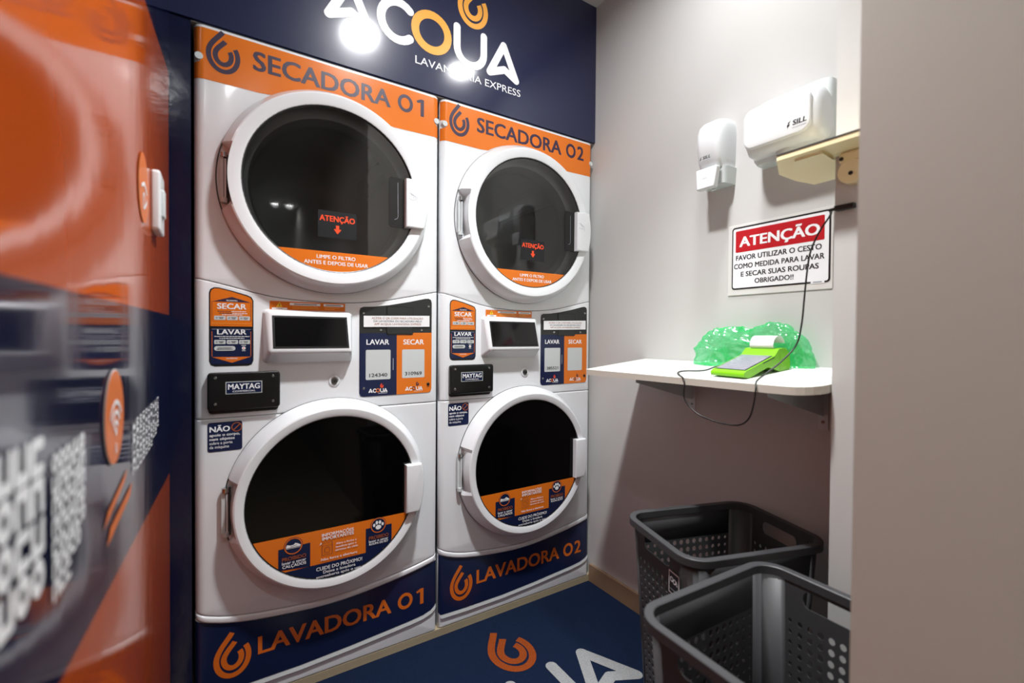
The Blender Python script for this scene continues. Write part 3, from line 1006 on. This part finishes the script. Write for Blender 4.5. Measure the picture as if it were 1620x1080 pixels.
    s.text('LAVADORA', 0.147, 0.530, 0.147 + dz, 0.050, ORANGEINK, 1, 0.03, slope=-0.012)
    digits(s, num, 0.553, 0.141 + dz, 0.052, ORANGEINK, 1, -0.012)
    round_sides(part(s, 'base_sticker'), 0.014)
    cv = MB()
    cv.add([(a, 0.0030 - 0.002, b + dz) for a, b in bot] + [(a, -0.001, b - 0.011 + dz) for a, b in bot], [(i + len(bot), i + 1 + len(bot), i + 1, i) for i in range(len(bot) - 1)], GREYPL, True)
    round_sides(part(cv, 'sticker_curl'), 0.014)
    return t


machine(0.0, '01', ('124340', '310969'), 'left white stacked dryer and washer, its strips reading SECADORA 01 and LAVADORA 01')
machine(0.698, '02', ('385521', ''), 'right white stacked dryer and washer, its strips reading SECADORA 02 and LAVADORA 02')

# ------------------------------------------------------------------ left wall: things stuck on it (local x = along +Y seen from the room)
# local frame for the left wall: rotated +90 deg, local x -> +Y, local -Y -> +X (into the room)
def on_left(name, label, cat, y, z, group=None):
    return empty(name, label, cat, (XL, y, z), pi / 2, group)


t = on_left('round_sticker', 'small round orange sticker beside the white switch on the left wall', 'sticker', -0.475, 1.298)
s = Sticker(-0.0015, 0.0008)
s.poly([circ(0, 0, 0.058, 40)], ORANGEINK, 0)
s.stroke([(-0.03, -0.002), (0.0, 0.008), (0.03, -0.002)], 0.006, WHITEINK, 1)
s.stroke(arc_pts(-0.004, -0.022, 0.012, 0, 360, 18), 0.005, WHITEINK, 1)
s.stroke([(0.012, -0.028), (0.03, -0.016)], 0.006, WHITEINK, 1)
s.build('sticker_face', t)

t = on_left('round_sticker', 'round orange sticker with white wave arcs low on the left wall', 'sticker', -0.732, 0.953)
s = Sticker(-0.0015, 0.0008)
s.poly([circ(0, 0, 0.058, 40)], WHITEINK, 0)
s.poly([circ(0, 0, 0.0565, 40)], ORANGEINK, 1)
for k in range(3):
    s.stroke(arc_pts(0, -0.02 + 0.0, 0.014 + 0.012 * k, 35, 145, 14), 0.005, WHITEINK, 2)
s.poly([circ(0, -0.018, 0.005, 14)], WHITEINK, 2)
s.stroke([(0, -0.034), (0, -0.042)], 0.005, WHITEINK, 2)
s.build('sticker_face', t)

t = on_left('wall_switch', 'white wall switch plate sticking out of the orange left wall', 'switch', -0.335, 1.305)
plate([rrect(-0.038, -0.058, 0.038, 0.058, 0.008)], -0.014, 0.014, 0.004, WHITE2, 'switch_plate', t)
plate([rrect(-0.014, -0.026, 0.014, 0.026, 0.003)], -0.0185, 0.006, 0.0015, GREYPL, 'rocker', t)

# blurred white printed lettering: illegible, laid out as rows of short strokes
def scribble_block(name, label, y0, y1, z0, z1, rows, seed, slope, wd, cols, group=None):
    yc, zc = (y0 + y1) / 2, (z0 + z1) / 2
    t_ = on_left(name, label, 'lettering', yc, zc, group)
    s_ = Sticker(-0.0012, 0.0004)
    rnd = random.Random(seed)
    H = (z1 - z0) / rows
    cw = (y1 - y0) / cols
    for r in range(rows):
        for c in range(cols):
            if rows > 4 and c > cols - 2 - (r == rows - 1) * 2 and r > rows - 3: continue
            xa = y0 - yc + c * cw + cw * 0.18
            zz = z1 - zc - (r + 0.86) * H
            hh = H * 0.66
            k = rnd.randint(0, 3)
            xb = xa + cw * 0.62
            if k == 0: L = [(xa, zz), (xa, zz + hh), (xb, zz + hh), (xb, zz)]
            elif k == 1: L = [(xa, zz + hh), (xa, zz), (xb, zz), (xb, zz + hh)]
            elif k == 2: L = [(xb, zz + hh), (xa, zz + hh), (xa, zz), (xb, zz)]
            else: L = arc_pts((xa + xb) / 2, zz + hh / 2, (xb - xa) / 2, 0, 360, 14, hh / 2)
            s_.stroke([(a, b + a * slope) for a, b in L], wd, WHITEINK, 0)
    return s_.build('letter_rows', t_)


scribble_block('wall_lettering', 'big blurred white letters nearest the camera on the left wall', -1.078, -0.990, 0.868, 0.983, 4, 3, -0.05, 0.0085, 3)
scribble_block('wall_lettering', 'block of small white letter rows behind the big letters, left wall', -0.972, -0.872, 0.845, 0.962, 7, 11, 0.02, 0.0045, 6)
scribble_block('wall_lettering', 'fine white text rows on the left wall beside the wave sticker', -0.60, -0.27, 0.845, 0.925, 8, 21, 0.0, 0.0032, 10)
t = on_left('wall_arrow', 'pair of slanted orange arrow strokes low on the left wall', 'sticker', -0.70, 0.835)
s = Sticker(-0.0012, 0.0004)
s.poly([[(-0.09, 0.0), (0.04, 0.020), (0.06, 0.032), (-0.07, 0.014)]], ORANGEINK, 0)
s.poly([[(-0.075, -0.025), (0.08, -0.012), (0.10, 0.002), (-0.055, -0.009)]], ORANGEINK, 0)
s.build('stroke_shapes', t)

# ------------------------------------------------------------------ right wall things
# local frame on the right wall: rotated -90 deg, local x -> -Y (right in view), local -Y -> -X (into the room)
def on_right(name, label, cat, y, z, x=XR, group=None):
    return empty(name, label, cat, (x, y, z), -pi / 2, group)


# --- warning sign
t = on_right('warning_sign', 'white ATENÇÃO sign with red heading on the wall above the shelf', 'sign', -0.76, 1.29)
U = lambda y: -(y + 0.76)
Zl = lambda z: z - 1.29
plate([rrect(U(-0.614), Zl(1.183), U(-0.904), Zl(1.398), 0.002)], -0.003, 0.003, 0.0008, CLEAR, 'backing', t)
s = Sticker(-0.0034, 0.0004)
o1 = rrect(U(-0.627), Zl(1.2005), U(-0.899), Zl(1.3905), 0.009)
i1 = rrect(U(-0.6305), Zl(1.2050), U(-0.8945), Zl(1.3860), 0.006)
s.poly([o1], WHITEINK, 0)
s.poly([o1, i1], BLACKINK, 1)
s.rect(U(-0.8525), Zl(1.199), U(-0.8855), Zl(1.2065), WHITEINK, 2)
s.rect(U(-0.858), Zl(1.2015), U(-0.880), Zl(1.2045), GREYINK, 3, 0.001)
s.rect(U(-0.6385), Zl(1.3135), U(-0.8840), Zl(1.3785), REDINK, 1, 0.003)
s.text('ATENÇÃO', U(-0.6505), U(-0.8735), Zl(1.3290), 0.0300, WHITEINK, 2, 0.04)
s.text('FAVOR UTILIZAR O CESTO', U(-0.6400), U(-0.8780), Zl(1.2890), 0.0150, BLACKINK, 1, 0.03)
s.text('COMO MEDIDA PARA LAVAR', U(-0.6340), U(-0.8850), Zl(1.2635), 0.0150, BLACKINK, 1, 0.03)
s.text('E SECAR SUAS ROUPAS', U(-0.6560), U(-0.8715), Zl(1.2390), 0.0145, BLACKINK, 1, 0.03)
s.text('OBRIGADO!!', U(-0.6990), U(-0.8085), Zl(1.2160), 0.0140, BLACKINK, 1, 0.03)
s.build('sign_face', t)


def loft(sections, material, n=40, cap=True):
    """sections: (z, half width, depth, power, x centre); D-shaped: flat back on the wall (y=0), rounded front (-y)"""
    m_ = MB(); V = []
    for z, hw, d, pw, xc in sections:
        for i in range(n):
            a = pi * i / (n - 1)
            c_, s_ = cos(a), sin(a)
            x = -hw * (abs(c_) ** (2 / pw)) * (1 if c_ >= 0 else -1)
            y = -d * (abs(s_) ** (2 / pw))
            V.append((xc + x, y, z))
    F = []
    for k in range(len(sections) - 1):
        for i in range(n - 1):
            F.append((k * n + i, k * n + i + 1, (k + 1) * n + i + 1, (k + 1) * n + i))
        F.append((k * n + n - 1, k * n, (k + 1) * n, (k + 1) * n + n - 1))
    m_.add(V, F, material, True)
    if cap:
        k = len(sections) - 1
        m_.add(V[:n], [tuple(reversed(range(n)))], material, True)
        m_.add(V[k * n:], [tuple(range(n))], material, True)
    return m_


# --- soap dispenser
t = on_right('soap_dispenser', 'white wall soap dispenser left of the hand dryer', 'dispenser', -0.590, 1.52)
sec = [(0.050, 0.036, 0.060, 5, 0), (0.052, 0.040, 0.070, 5, 0), (0.08, 0.042, 0.084, 5, 0), (0.13, 0.044, 0.089, 5, 0), (0.165, 0.044, 0.086, 5, 0),
       (0.185, 0.043, 0.078, 4.5, 0), (0.197, 0.040, 0.066, 4, 0), (0.203, 0.034, 0.048, 3.5, 0)]
loft(sec, WHITE2).build('cover', t, sharp=60)
lev = MB()
lev.add([(-0.036, -0.088, 0.052), (0.036, -0.088, 0.052), (0.030, -0.092, -0.012), (-0.030, -0.092, -0.012),
         (-0.036, -0.066, 0.052), (0.036, -0.066, 0.052), (0.030, -0.070, -0.012), (-0.030, -0.070, -0.012)],
        [(0, 3, 2, 1), (4, 5, 6, 7), (0, 1, 5, 4), (1, 2, 6, 5), (2, 3, 7, 6), (3, 0, 4, 7)], WHITE2)
bevel(lev.build('push_lever', t), 0.004)
loft([(0.005, 0.042, 0.055, 6, 0), (0.055, 0.046, 0.062, 6, 0)], GREYPL).build('back_plate', t, sharp=50)
MB().cyl((0, -0.045, -0.008), (0, 0, 1), 0.008, 0.03, GREYPL, 16).build('nozzle', t)


def sill(st_, x, z, wd, cap, small):
    st_.poly([[(x, z - cap * 0.25), (x + cap * 0.55, z + cap * 0.35), (x + cap * 0.2, z + cap * 0.45), (x + cap * 0.75, z + cap * 1.15), (x + cap * 0.1, z + cap * 0.75), (x + cap * 0.35, z + cap * 0.55), (x - cap * 0.05, z + cap * 0.35)]], BLACKINK, 0)
    st_.text('SILL', x + cap * 1.0, x + wd, z, cap, BLACKINK, 0, 0.03, slant=0.15)
    st_.rect(x + cap * 0.9, z - cap * 0.55, x + wd, z - cap * 0.42, GREYINK, 0)


s = Sticker(-0.0915, 0.0003)
sill(s, -0.018, 0.078, 0.036, 0.0095, True)
s.build('brand_lettering', t)
s = Sticker(-0.0925, 0.0003)
s.text('SABÃO', -0.008, 0.010, 0.018, 0.004, GREYINK, 0, 0.0)
s.build('lever_lettering', t)

# --- hand dryer
t = on_right('hand_dryer', 'large white electric hand dryer mounted on the right wall', 'hand dryer', -0.815, 1.545)
sec = [(0.010, 0.088, 0.085, 5, 0.0), (0.018, 0.097, 0.104, 6, 0.0), (0.04, 0.100, 0.112, 7, 0.0), (0.09, 0.100, 0.114, 7, 0.0), (0.12, 0.097, 0.109, 6, 0.0),
       (0.138, 0.091, 0.098, 5, 0.0), (0.150, 0.082, 0.082, 4, 0.002), (0.158, 0.070, 0.062, 4, 0.004), (0.162, 0.058, 0.046, 4, 0.006)]
loft(sec, WHITE2).build('cover', t, sharp=60)
loft([(0.0, 0.094, 0.050, 8, 0.0), (0.012, 0.100, 0.058, 8, 0.0), (0.150, 0.101, 0.058, 8, 0.0), (0.172, 0.094, 0.045, 6, 0.0)], GREYPL).build('back_housing', t, sharp=50)
fp_ = plate([rrect(-0.090, 0.024, 0.082, 0.132, 0.026)], -0.118, 0.012, 0.005, WHITE2, 'front_panel', t)
s = Sticker(-0.1186, 0.0003)
sill(s, 0.028, 0.047, 0.046, 0.0125, True)
s.build('brand_lettering', t)
MB().cyl((0, -0.055, -0.016), (0, 0, 1), 0.03, 0.03, GREYPL, 28).build('air_nozzle', t)

# --- cream corner shelf and lug on the pier
t = empty('cream_bracket_shelf', 'cream plastic bracket shelf with a round lug below the hand dryer', 'bracket', (1.168, -1.06, 1.44))
m_ = MB()
L = [(1.085, -0.921), (1.175, -0.880), (1.258, -0.880), (1.320, -0.892), (1.318, -0.950), (1.300, -1.000), (1.167, -1.000), (1.167, -1.195), (1.085, -1.195)]
pts, tr = tess([L])
V = [(a - 1.168, b + 1.06, 0.0) for a, b in pts] + [(a - 1.168, b + 1.06, 0.010) for a, b in pts]
n_ = len(L)
m_.add(V, [tuple(reversed(q)) for q in tr] + [tuple(i + n_ for i in q) for q in tr], CREAM)
m_.add(V, [(i, (i + 1) % n_, n_ + (i + 1) % n_, n_ + i) for i in range(n_)], CREAM)
bevel(m_.build('tray', t), 0.003, 2)
m_ = MB().box((-0.0845, -0.135, 0.0105), (-0.079, 0.139, 0.013), DARKGREY)
m_.build('edge_strip', t)
m_ = MB()
rib = [(-0.06, 0.11), (0.0, 0.14), (0.08, 0.15), (0.10, 0.12), (0.0, 0.065), (-0.06, 0.06)]
V = [(a, b, -0.006) for a, b in rib] + [(a * 1.08, b, 0.0) for a, b in rib]
m_.add(V, [tuple(range(6))] + [(i, (i + 1) % 6, 6 + (i + 1) % 6, 6 + i) for i in range(6)], CREAM)
bevel(m_.build('stiffening_rib', t), 0.004, 2)
m_ = MB().box((-0.02, -0.13, -0.024), (-0.001, 0.045, 0.0), CREAM)
bevel(m_.build('mounting_block', t), 0.005, 3)
m_ = MB()
m_.cyl((-0.001, 0.022, -0.044), (-1, 0, 0), 0.024, 0.022, CREAM, 32)
m_.cyl((-0.0231, 0.022, -0.048), (-1, 0, 0), 0.0042, 0.0006, BLACKINK, 16)
m_.cyl((-0.0205, 0.040, -0.014), (-1, 0, 0), 0.004, 0.0008, BLACKINK, 16)
m_.build('lug', t, sharp=40)

# ------------------------------------------------------------------ sagging white shelf
def shz(x, y):
    return 0.942 + 0.1 * (x - 1.1) - 0.0088 * (y + 0.285)


t = empty('wall_shelf', 'white laminate wall shelf under the ATENÇÃO sign', 'shelf', (1.40, -0.64, 0.95))
L = [(1.399, -0.285), (1.399, -0.999), (1.168, -0.999)]
# rounded near corner from (1.168,-.999) to the straight front edge
L += [(1.168 - 0.066 * sin(radians(a)), -0.999 + 0.062 * (1 - cos(radians(a)))) for a in (10, 25, 40, 55, 70, 80, 90)]
L += [(1.1, -0.9), (1.1, -0.295), (1.11, -0.285)]
TH = 0.018
V = [(x - 1.40, y + 0.64, shz(x, y) - 0.95) for x, y in L] + [(x - 1.40, y + 0.64, shz(x, y) - TH - 0.95) for x, y in L]
n_ = len(L)
pts, tr = tess([L])
m_ = MB()
m_.add(V, list(tr) + [tuple(i + n_ for i in reversed(q)) for q in tr], SHELFW)
m_.build('board', t)
m_ = MB()
m_.add(V, [(i, n_ + i, n_ + (i + 1) % n_, (i + 1) % n_) for i in range(n_)], SHELFE)
m_.build('edge_band', t)
for y in (-0.491, -0.8875):
    m_ = MB()
    z1 = shz(1.39, y) - TH - 0.95
    zf = shz(1.125, y) - TH - 0.95
    m_.box((-0.003, y + 0.64 - 0.012, z1 - 0.145), (-0.0005, y + 0.64 + 0.012, z1), GREYPL)
    m_.add([(-0.003, y + 0.64 - 0.001, z1 - 0.11), (-0.003, y + 0.64 + 0.001, z1 - 0.11), (-0.275, y + 0.64 + 0.001, zf - 0.014), (-0.275, y + 0.64 - 0.001, zf - 0.014),
            (-0.003, y + 0.64 - 0.001, z1), (-0.003, y + 0.64 + 0.001, z1), (-0.275, y + 0.64 + 0.001, zf), (-0.275, y + 0.64 - 0.001, zf)],
           [(0, 1, 2, 3), (4, 7, 6, 5), (0, 3, 7, 4), (1, 5, 6, 2), (2, 6, 7, 3), (0, 4, 5, 1)], GREYPL)
    m_.cyl((-0.003, y + 0.64, z1 - 0.125), (-1, 0, 0), 0.004, 0.002, DARKSTEEL, 12)
    m_.build('shelf_bracket', t)

# ------------------------------------------------------------------ green plastic bag
def bag():
    bm = bmesh.new()
    bmesh.ops.create_icosphere(bm, subdivisions=6, radius=1.0)
    rnd = Vector((3.1, 1.7, 0.4))
    for v in bm.verts:
        d = v.co.normalized()
        # d.y: along the wall (+1 = far/left lobe), d.x: out from the wall, d.z: up
        y = d.y
        if y > 0:
            hgt = 0.074 + 0.034 * max(0, sin(pi * min(1, y * 0.62 + 0.42)))
        else:
            hgt = 0.106 + 0.022 * sin(pi * min(1, max(0, -y * 1.05)))
        e_ = 0.55 if y > 0 else 0.8
        thick = 0.018 + 0.022 * max(0.0, min(1.0, (d.y + 0.02) * 3))
        x_ = thick * (abs(d.x) ** 0.75) * (1 if d.x > 0 else -1) + (0.040 - thick) * 0.9
        y_ = 0.168 * (abs(d.y) ** e_) * (1 if d.y > 0 else -1)
        z_ = (abs(d.z) ** (0.5 if y > 0 else 0.65)) * (hgt if d.z > 0 else 0.012) * (1 if d.z > 0 else -1)
        p = Vector((x_, y_, z_))
        # crumples: ridged noise at two scales with pleats that run down from the knot
        q = p * 22 + rnd
        r1 = 1 - abs(noise.noise(q)) * 2
        r2 = 1 - abs(noise.noise(q * 3.1 + rnd)) * 2
        pl = 1 - abs(sin(atan2(p.z - 0.05, p.y - 0.07) * 7 + noise.noise(p * 18) * 2.2))
        amt = (r1 - 0.4) * 0.0080 + (r2 - 0.4) * 0.0050 + (pl - 0.4) * (0.006 if p.y > -0.01 else 0.002)
        v.co = p + d * amt
        if v.co.z < 0.0: v.co.z = 0.0
        v.co.x = min(v.co.x, 0.040)
    me = bpy.data.meshes.new('plastic_bag')
    bm.to_mesh(me); bm.free()
    me.materials.append(BAGFILM)
    for p in me.polygons: p.use_smooth = True
    o = bpy.data.objects.new('plastic_bag', me)
    COL.objects.link(o)
    o.location = (1.353, -0.705, shz(1.353, -0.705) + 0.0015)
    o.rotation_euler = (0.0, radians(-5.7), 0.0)
    return tag(o, 'crumpled translucent green plastic bag on the shelf behind the card terminal', 'bag')


bag()

# ------------------------------------------------------------------ card terminal: local x = length (front to back), y = width (+ left), z up
TA = atan2(-0.785 + 0.7745, 1.335 - 1.1515)
t = empty('card_terminal', 'lime green card terminal with a grey screen on the white shelf', 'card terminal', (1.1450, -0.7745, shz(1.1450, -0.7745) + 0.001), TA)
t.rotation_euler = (0, radians(-5.2), TA)


def slab(prof, hw, material, hw2=None):
    """side profile (x, z) extruded across +-hw"""
    hw2 = hw if hw2 is None else hw2
    m_ = MB(); k = len(prof)
    V = [(a, -hw, b) for a, b in prof] + [(a, hw2, b) for a, b in prof]
    pts, tr = tess([prof])
    m_.add(V, list(tr) + [tuple(i + k for i in reversed(q)) for q in tr], material)
    m_.add(V, [(i, k + i, k + (i + 1) % k, (i + 1) % k) for i in range(k)], material)
    return m_


prof = [(0.0, 0.004), (0.0, 0.014), (0.010, 0.019), (0.130, 0.044), (0.150, 0.060), (0.180, 0.060), (0.196, 0.044), (0.197, 0.010), (0.190, 0.0), (0.150, 0.0), (0.125, 0.010), (0.10, 0.018), (0.02, 0.0)]
bd = bevel(slab(prof, 0.047, LIME).build('body', t), 0.004, 3)
sl = (0.044 - 0.019) / 0.120
def top(x, d=0.0006): return 0.019 + (x - 0.010) * sl + d
m_ = MB()
m_.add([(0.012, -0.043, top(0.012, 0.0010)), (0.127, -0.043, top(0.127, 0.0010)), (0.127, 0.043, top(0.127, 0.0010)), (0.012, 0.043, top(0.012, 0.0010))], [(0, 1, 2, 3)], DARKGREY)
m_.add([(0.014, -0.040, top(0.014, 0.0016)), (0.125, -0.040, top(0.125, 0.0016)), (0.125, 0.040, top(0.125, 0.0016)), (0.014, 0.040, top(0.014, 0.0016))], [(0, 1, 2, 3)], SCREEN)
for k in range(8):
    xa = 0.03 + k * 0.011
    m_.add([(xa, -0.034, top(xa, 0.002)), (xa + 0.0022, -0.034, top(xa + 0.0022, 0.002)), (xa + 0.0022, 0.030 - (k % 3) * 0.01, top(xa + 0.0022, 0.002)), (xa, 0.030 - (k % 3) * 0.01, top(xa, 0.002))], [(0, 1, 2, 3)], GREYINK)
m_.build('screen', t)
m_ = MB().box((0.085, -0.0478, 0.0255), (0.135, -0.0465, 0.0272), BLACKINK)
o = m_.build('card_slot', t); o.rotation_euler = (0, radians(-11), 0); o.location = (0.0, 0, -0.012)
m_ = MB().box((0.150, -0.0475, 0.004), (0.152, -0.0465, 0.055), LIME)
m_.build('printer_lid_seam', t)
# receipt curling out of the printer
m_ = MB(); V = []
path = [(0.150 - 0.0, 0.061)] + [(0.150 + 0.024 - 0.026 * cos(radians(a)), 0.066 + 0.026 * sin(radians(a))) for a in range(0, 171, 10)]
for a, b in path: V += [(a, -0.033, b), (a, 0.033, b)]
m_.add(V, [(2 * i, 2 * i + 1, 2 * i + 3, 2 * i + 2) for i in range(len(path) - 1)], PAPER, True)
rc_ = m_.build('receipt', t)
sd = rc_.modifiers.new('solid', 'SOLIDIFY'); sd.thickness = 0.0003

# ------------------------------------------------------------------ charging cable
def smooth_path(P, n=8):
    P = [Vector(p) for p in P]
    out = []
    for i in range(len(P) - 1):
        p0, p1, p2, p3 = P[max(i - 1, 0)], P[i], P[i + 1], P[min(i + 2, len(P) - 1)]
        for k in range(n):
            u = k / n
            out.append(0.5 * ((2 * p1) + (-p0 + p2) * u + (2 * p0 - 5 * p1 + 4 * p2 - p3) * u * u + (-p0 + 3 * p1 - 3 * p2 + p3) * u ** 3))
    out.append(P[-1])
    return out


t = empty('charging_cable', 'black charging cable looping off the shelf edge up to the pier', 'cable', (1.1, -0.8, 0.95))
B = Vector((1.1, -0.8, 0.95))
sz = lambda x, y, d=0.0028: (x, y, shz(x, y) + d)
P = [sz(1.235, -0.706, 0.018), sz(1.222, -0.690, 0.014), sz(1.212, -0.672, 0.006), sz(1.205, -0.650), sz(1.195, -0.625), sz(1.178, -0.612), sz(1.150, -0.622), sz(1.115, -0.655, 0.004),
     (1.092, -0.688, 0.938), (1.090, -0.690, 0.893), (1.090, -0.7234, 0.861), (1.090, -0.77, 0.848), (1.090, -0.811, 0.8447), (1.090, -0.845, 0.850), (1.090, -0.866, 0.870), (1.090, -0.876, 0.905), (1.092, -0.8788, 0.938),
     sz(1.108, -0.872, 0.006), (1.125, -0.888, 0.975), (1.150, -0.905, 1.000), (1.180, -0.922, 1.038), (1.186, -0.930, 1.085), (1.188, -0.934, 1.145), (1.189, -0.938, 1.20), (1.189, -0.945, 1.25), (1.185, -0.965, 1.292), (1.175, -0.988, 1.318), (1.158, -1.000, 1.3275)]
MB().tube([Vector(p) - B for p in smooth_path(P)], 0.0019, CABLE, 10).build('cord', t)
m_ = MB()
m_.tube([Vector((1.158, -0.996, 1.3272)) - B, Vector((1.158, -1.006, 1.3278)) - B], 0.0035, CABLE, 12)
m_.build('strain_relief', t)
m_ = MB().box(Vector((1.1515, -1.042, 1.3225)) - B, Vector((1.1645, -1.006, 1.3335)) - B, CABLE)
bevel(m_.build('plug', t), 0.002, 2)

# ------------------------------------------------------------------ laundry baskets
def basket_mesh(hx1, hy1, hx0, hy0, H, cr=0.045):
    """perforated tapered wall; returns MB"""
    m_ = MB()
    def half(z):
        k = z / H
        return hx0 + (hx1 - hx0) * k, hy0 + (hy1 - hy0) * k
    def P(side, u, z):
        """u in -1..1 along the flat of the side"""
        hx, hy = half(z)
        if side == 0: return (u * (hx - cr), -hy, z)
        if side == 1: return (hx, u * (hy - cr), z)
        if side == 2: return (-u * (hx - cr), hy, z)
        return (-hx, -u * (hy - cr), z)
    zb0, zb1 = 0.03, 0.465
    for side in range(4):
        long_ = side in (0, 2)
        nx = 13 if long_ else 9
        nz = 20
        # plain lower band
        def quad(u0, u1, z0, z1):
            m_.add([P(side, u0, z0), P(side, u1, z0), P(side, u1, z1), P(side, u0, z1)], [(0, 1, 2, 3)], BASKET, True)
        quad(-1, 1, 0.0, zb0)
        for i in range(nx):
            for j in range(nz):
                u0, u1 = -1 + 2 * i / nx, -1 + 2 * (i + 1) / nx
                z0, z1 = zb0 + (zb1 - zb0) * j / nz, zb0 + (zb1 - zb0) * (j + 1) / nz
                uc, zc = (u0 + u1) / 2, (z0 + z1) / 2
                du, dv = (u1 - u0) / 2, (z1 - z0) / 2
                k = 0.30 + 0.36 * cos(uc * 1.35)
                V = []
                for a in range(8):
                    ang = pi / 8 + a * pi / 4
                    cx_, sx_ = cos(ang), sin(ang)
                    mm = max(abs(cx_), abs(sx_))
                    V.append(P(side, uc + du * max(-1, min(1, cx_ / mm)), zc + dv * max(-1, min(1, sx_ / mm))))
                # square corners
                C4 = [P(side, uc + du * a, zc + dv * b) for a, b in ((1, 1), (-1, 1), (-1, -1), (1, -1))]
                Hh = [P(side, uc + du * k * cos(pi / 4 * a), zc + dv * k * 1.0 * sin(pi / 4 * a)) for a in range(8)]
                E4 = [P(side, uc + du * a, zc + dv * b) for a, b in ((1, 0), (0, 1), (-1, 0), (0, -1))]
                vv = Hh + C4 + E4
                fs = []
                for q in range(4):
                    h0, h1, h2 = 2 * q, 2 * q + 1, (2 * q + 2) % 8
                    fs += [(h0, 12 + q, 8 + q, h1), (h1, 8 + q, 12 + (q + 1) % 4, h2)]
                m_.add(vv, fs, BASKET, False)
        if long_:
            quad(-1, 1, zb1, H)
        else:
            # hand hole
            zc, hz, hu = zb1 + 0.045, 0.017, 0.62
            outer = [(-1, zb1), (1, zb1), (1, H), (-1, H)]
            hole = [(hu * (1 if cos(a) > 0 else -1) * 0.75 + hu * 0.25 * cos(a), zc + hz * sin(a)) for a in [2 * pi * q / 24 for q in range(24)]]
            pts, tr = tess([outer, hole])
            m_.add([P(side, a, b) for a, b in pts], tr, BASKET)
        # corner after this side
        na = 6
        zz = [0, H]
        V = []
        for z in zz:
            hx, hy = half(z)
            cx, cy = [(hx - cr, -hy + cr), (hx - cr, hy - cr), (-hx + cr, hy - cr), (-hx + cr, -hy + cr)][side]
            for a in range(na + 1):
                ang = -pi / 2 + side * pi / 2 + pi / 2 * a / na
                V.append((cx + cr * cos(ang), cy + cr * sin(ang), z))
        m_.add(V, [(a, a + 1, na + 2 + a, na + 1 + a) for a in range(na)], BASKET, True)
    # bottom
    L = rrect(-hx0, -hy0, hx0, hy0, cr, 6)
    m_.add([(a, b, 0.003) for a, b in L], [tuple(range(len(L)))], BASKET)
    return m_


def rim_mesh(hx, hy, H, cr=0.045, out=0.013, th=0.014):
    m_ = MB()
    sect = [(-0.004, -th), (-0.004, 0.0025), (-0.002, 0.004), (out - 0.0015, 0.004), (out, 0.0025), (out, -th), (out - 0.002, -th)]
    loops = [rrect(-hx - d, -hy - d, hx + d, hy + d, cr + d, 8) for d, _ in sect]
    N = len(loops[0]); V = []
    for (d, dz_), L in zip(sect, loops): V += [(a, b, H + dz_) for a, b in L]
    F = []
    for k in range(len(sect) - 1):
        F += [(k * N + i, k * N + (i + 1) % N, (k + 1) * N + (i + 1) % N, (k + 1) * N + i) for i in range(N)]
    m_.add(V, F, BASKET, True)
    return m_


def basket(x, y, rz, label, tagged):
    t_ = empty('laundry_basket', label, 'laundry basket', (x, y, 0.012), rz, 'grey laundry baskets')
    H = 0.548
    b = basket_mesh(0.188, 0.138, 0.160, 0.112, H).build('basket_wall', t_)
    s_ = b.modifiers.new('solid', 'SOLIDIFY'); s_.thickness = 0.0025; s_.offset = 0
    rim_mesh(0.188, 0.138, H).build('rim', t_, sharp=25)
    if tagged:
        s = Sticker(0, 0.0003)
        s.rect(-0.020, -0.026, 0.020, 0.026, WHITEINK, 0)
        s.rect(-0.0175, -0.0235, 0.0175, 0.0235, BLACKINK, 1)
        s.stroke(arc_pts(-0.008, 0.008, 0.005, 0, 360, 12), 0.002, WHITEINK, 2)
        s.stroke(arc_pts(0.003, 0.006, 0.005, 0, 360, 12), 0.002, WHITEINK, 2)
        s.stroke([(0.010, 0.010), (0.013, 0.0)], 0.002, WHITEINK, 2)
        s.rect(-0.014, -0.016, 0.014, -0.014, GREYINK, 2)
        o = s.build('brand_tag', t_)
        # on the short side (-x), near the -y corner
        o.rotation_euler = (0, 0, -pi / 2)
        o.location = (-0.1905, -0.078, 0.468)
    return t_


basket(1.153, -0.757, radians(-17.5), 'grey perforated laundry basket standing against the right wall, rear one', True)
basket(0.876, -1.046, radians(-2.5), 'grey perforated laundry basket in front, half hidden by the near wall', False)

# ------------------------------------------------------------------ rug with the logo
t = empty('floor_rug', 'navy pile rug with orange drop and white letters before the machines', 'rug', (0.65, -0.6, 0.0))
m_ = MB().box((-0.03 - 0.65, -1.19 + 0.6, 0.0005), (1.383 - 0.65, -0.004 + 0.6, 0.010), RUGNAVY)
m_.build('pile', t)


class RugPrint(Sticker):
    """same print tools laid flat on the rug: local (x, z) -> (x, y)"""
    def build_flat(self, name, parent):
        self.v = [(a, c, 0.0104 - b) for a, b, c in self.v]
        return self.build(name, parent)


# banner plane (x, z) -> floor (x, y): taken from the drop and the letter A in the picture
RS, RR = 1.0, 0.0
def RX(x): return 1.0626 + (x - 0.943) * 1.45 - 0.65
def RY(z): return -0.3268 + (z - 2.125) * 1.45 + 0.6
s = RugPrint(0.0, 0.0002)
acqua(s, RX, RY, RUGWHITE, RUGORANGE, 0, 0.038)
s.build_flat('rug_lettering', t)
s = RugPrint(0.0, 0.0002)
drop_logo(s, RX(0.815) - 0.010, RY(2.147), 0.210, RUGORANGE, 0, 0.115, 0.82)
s.build_flat('rug_emblem', t)
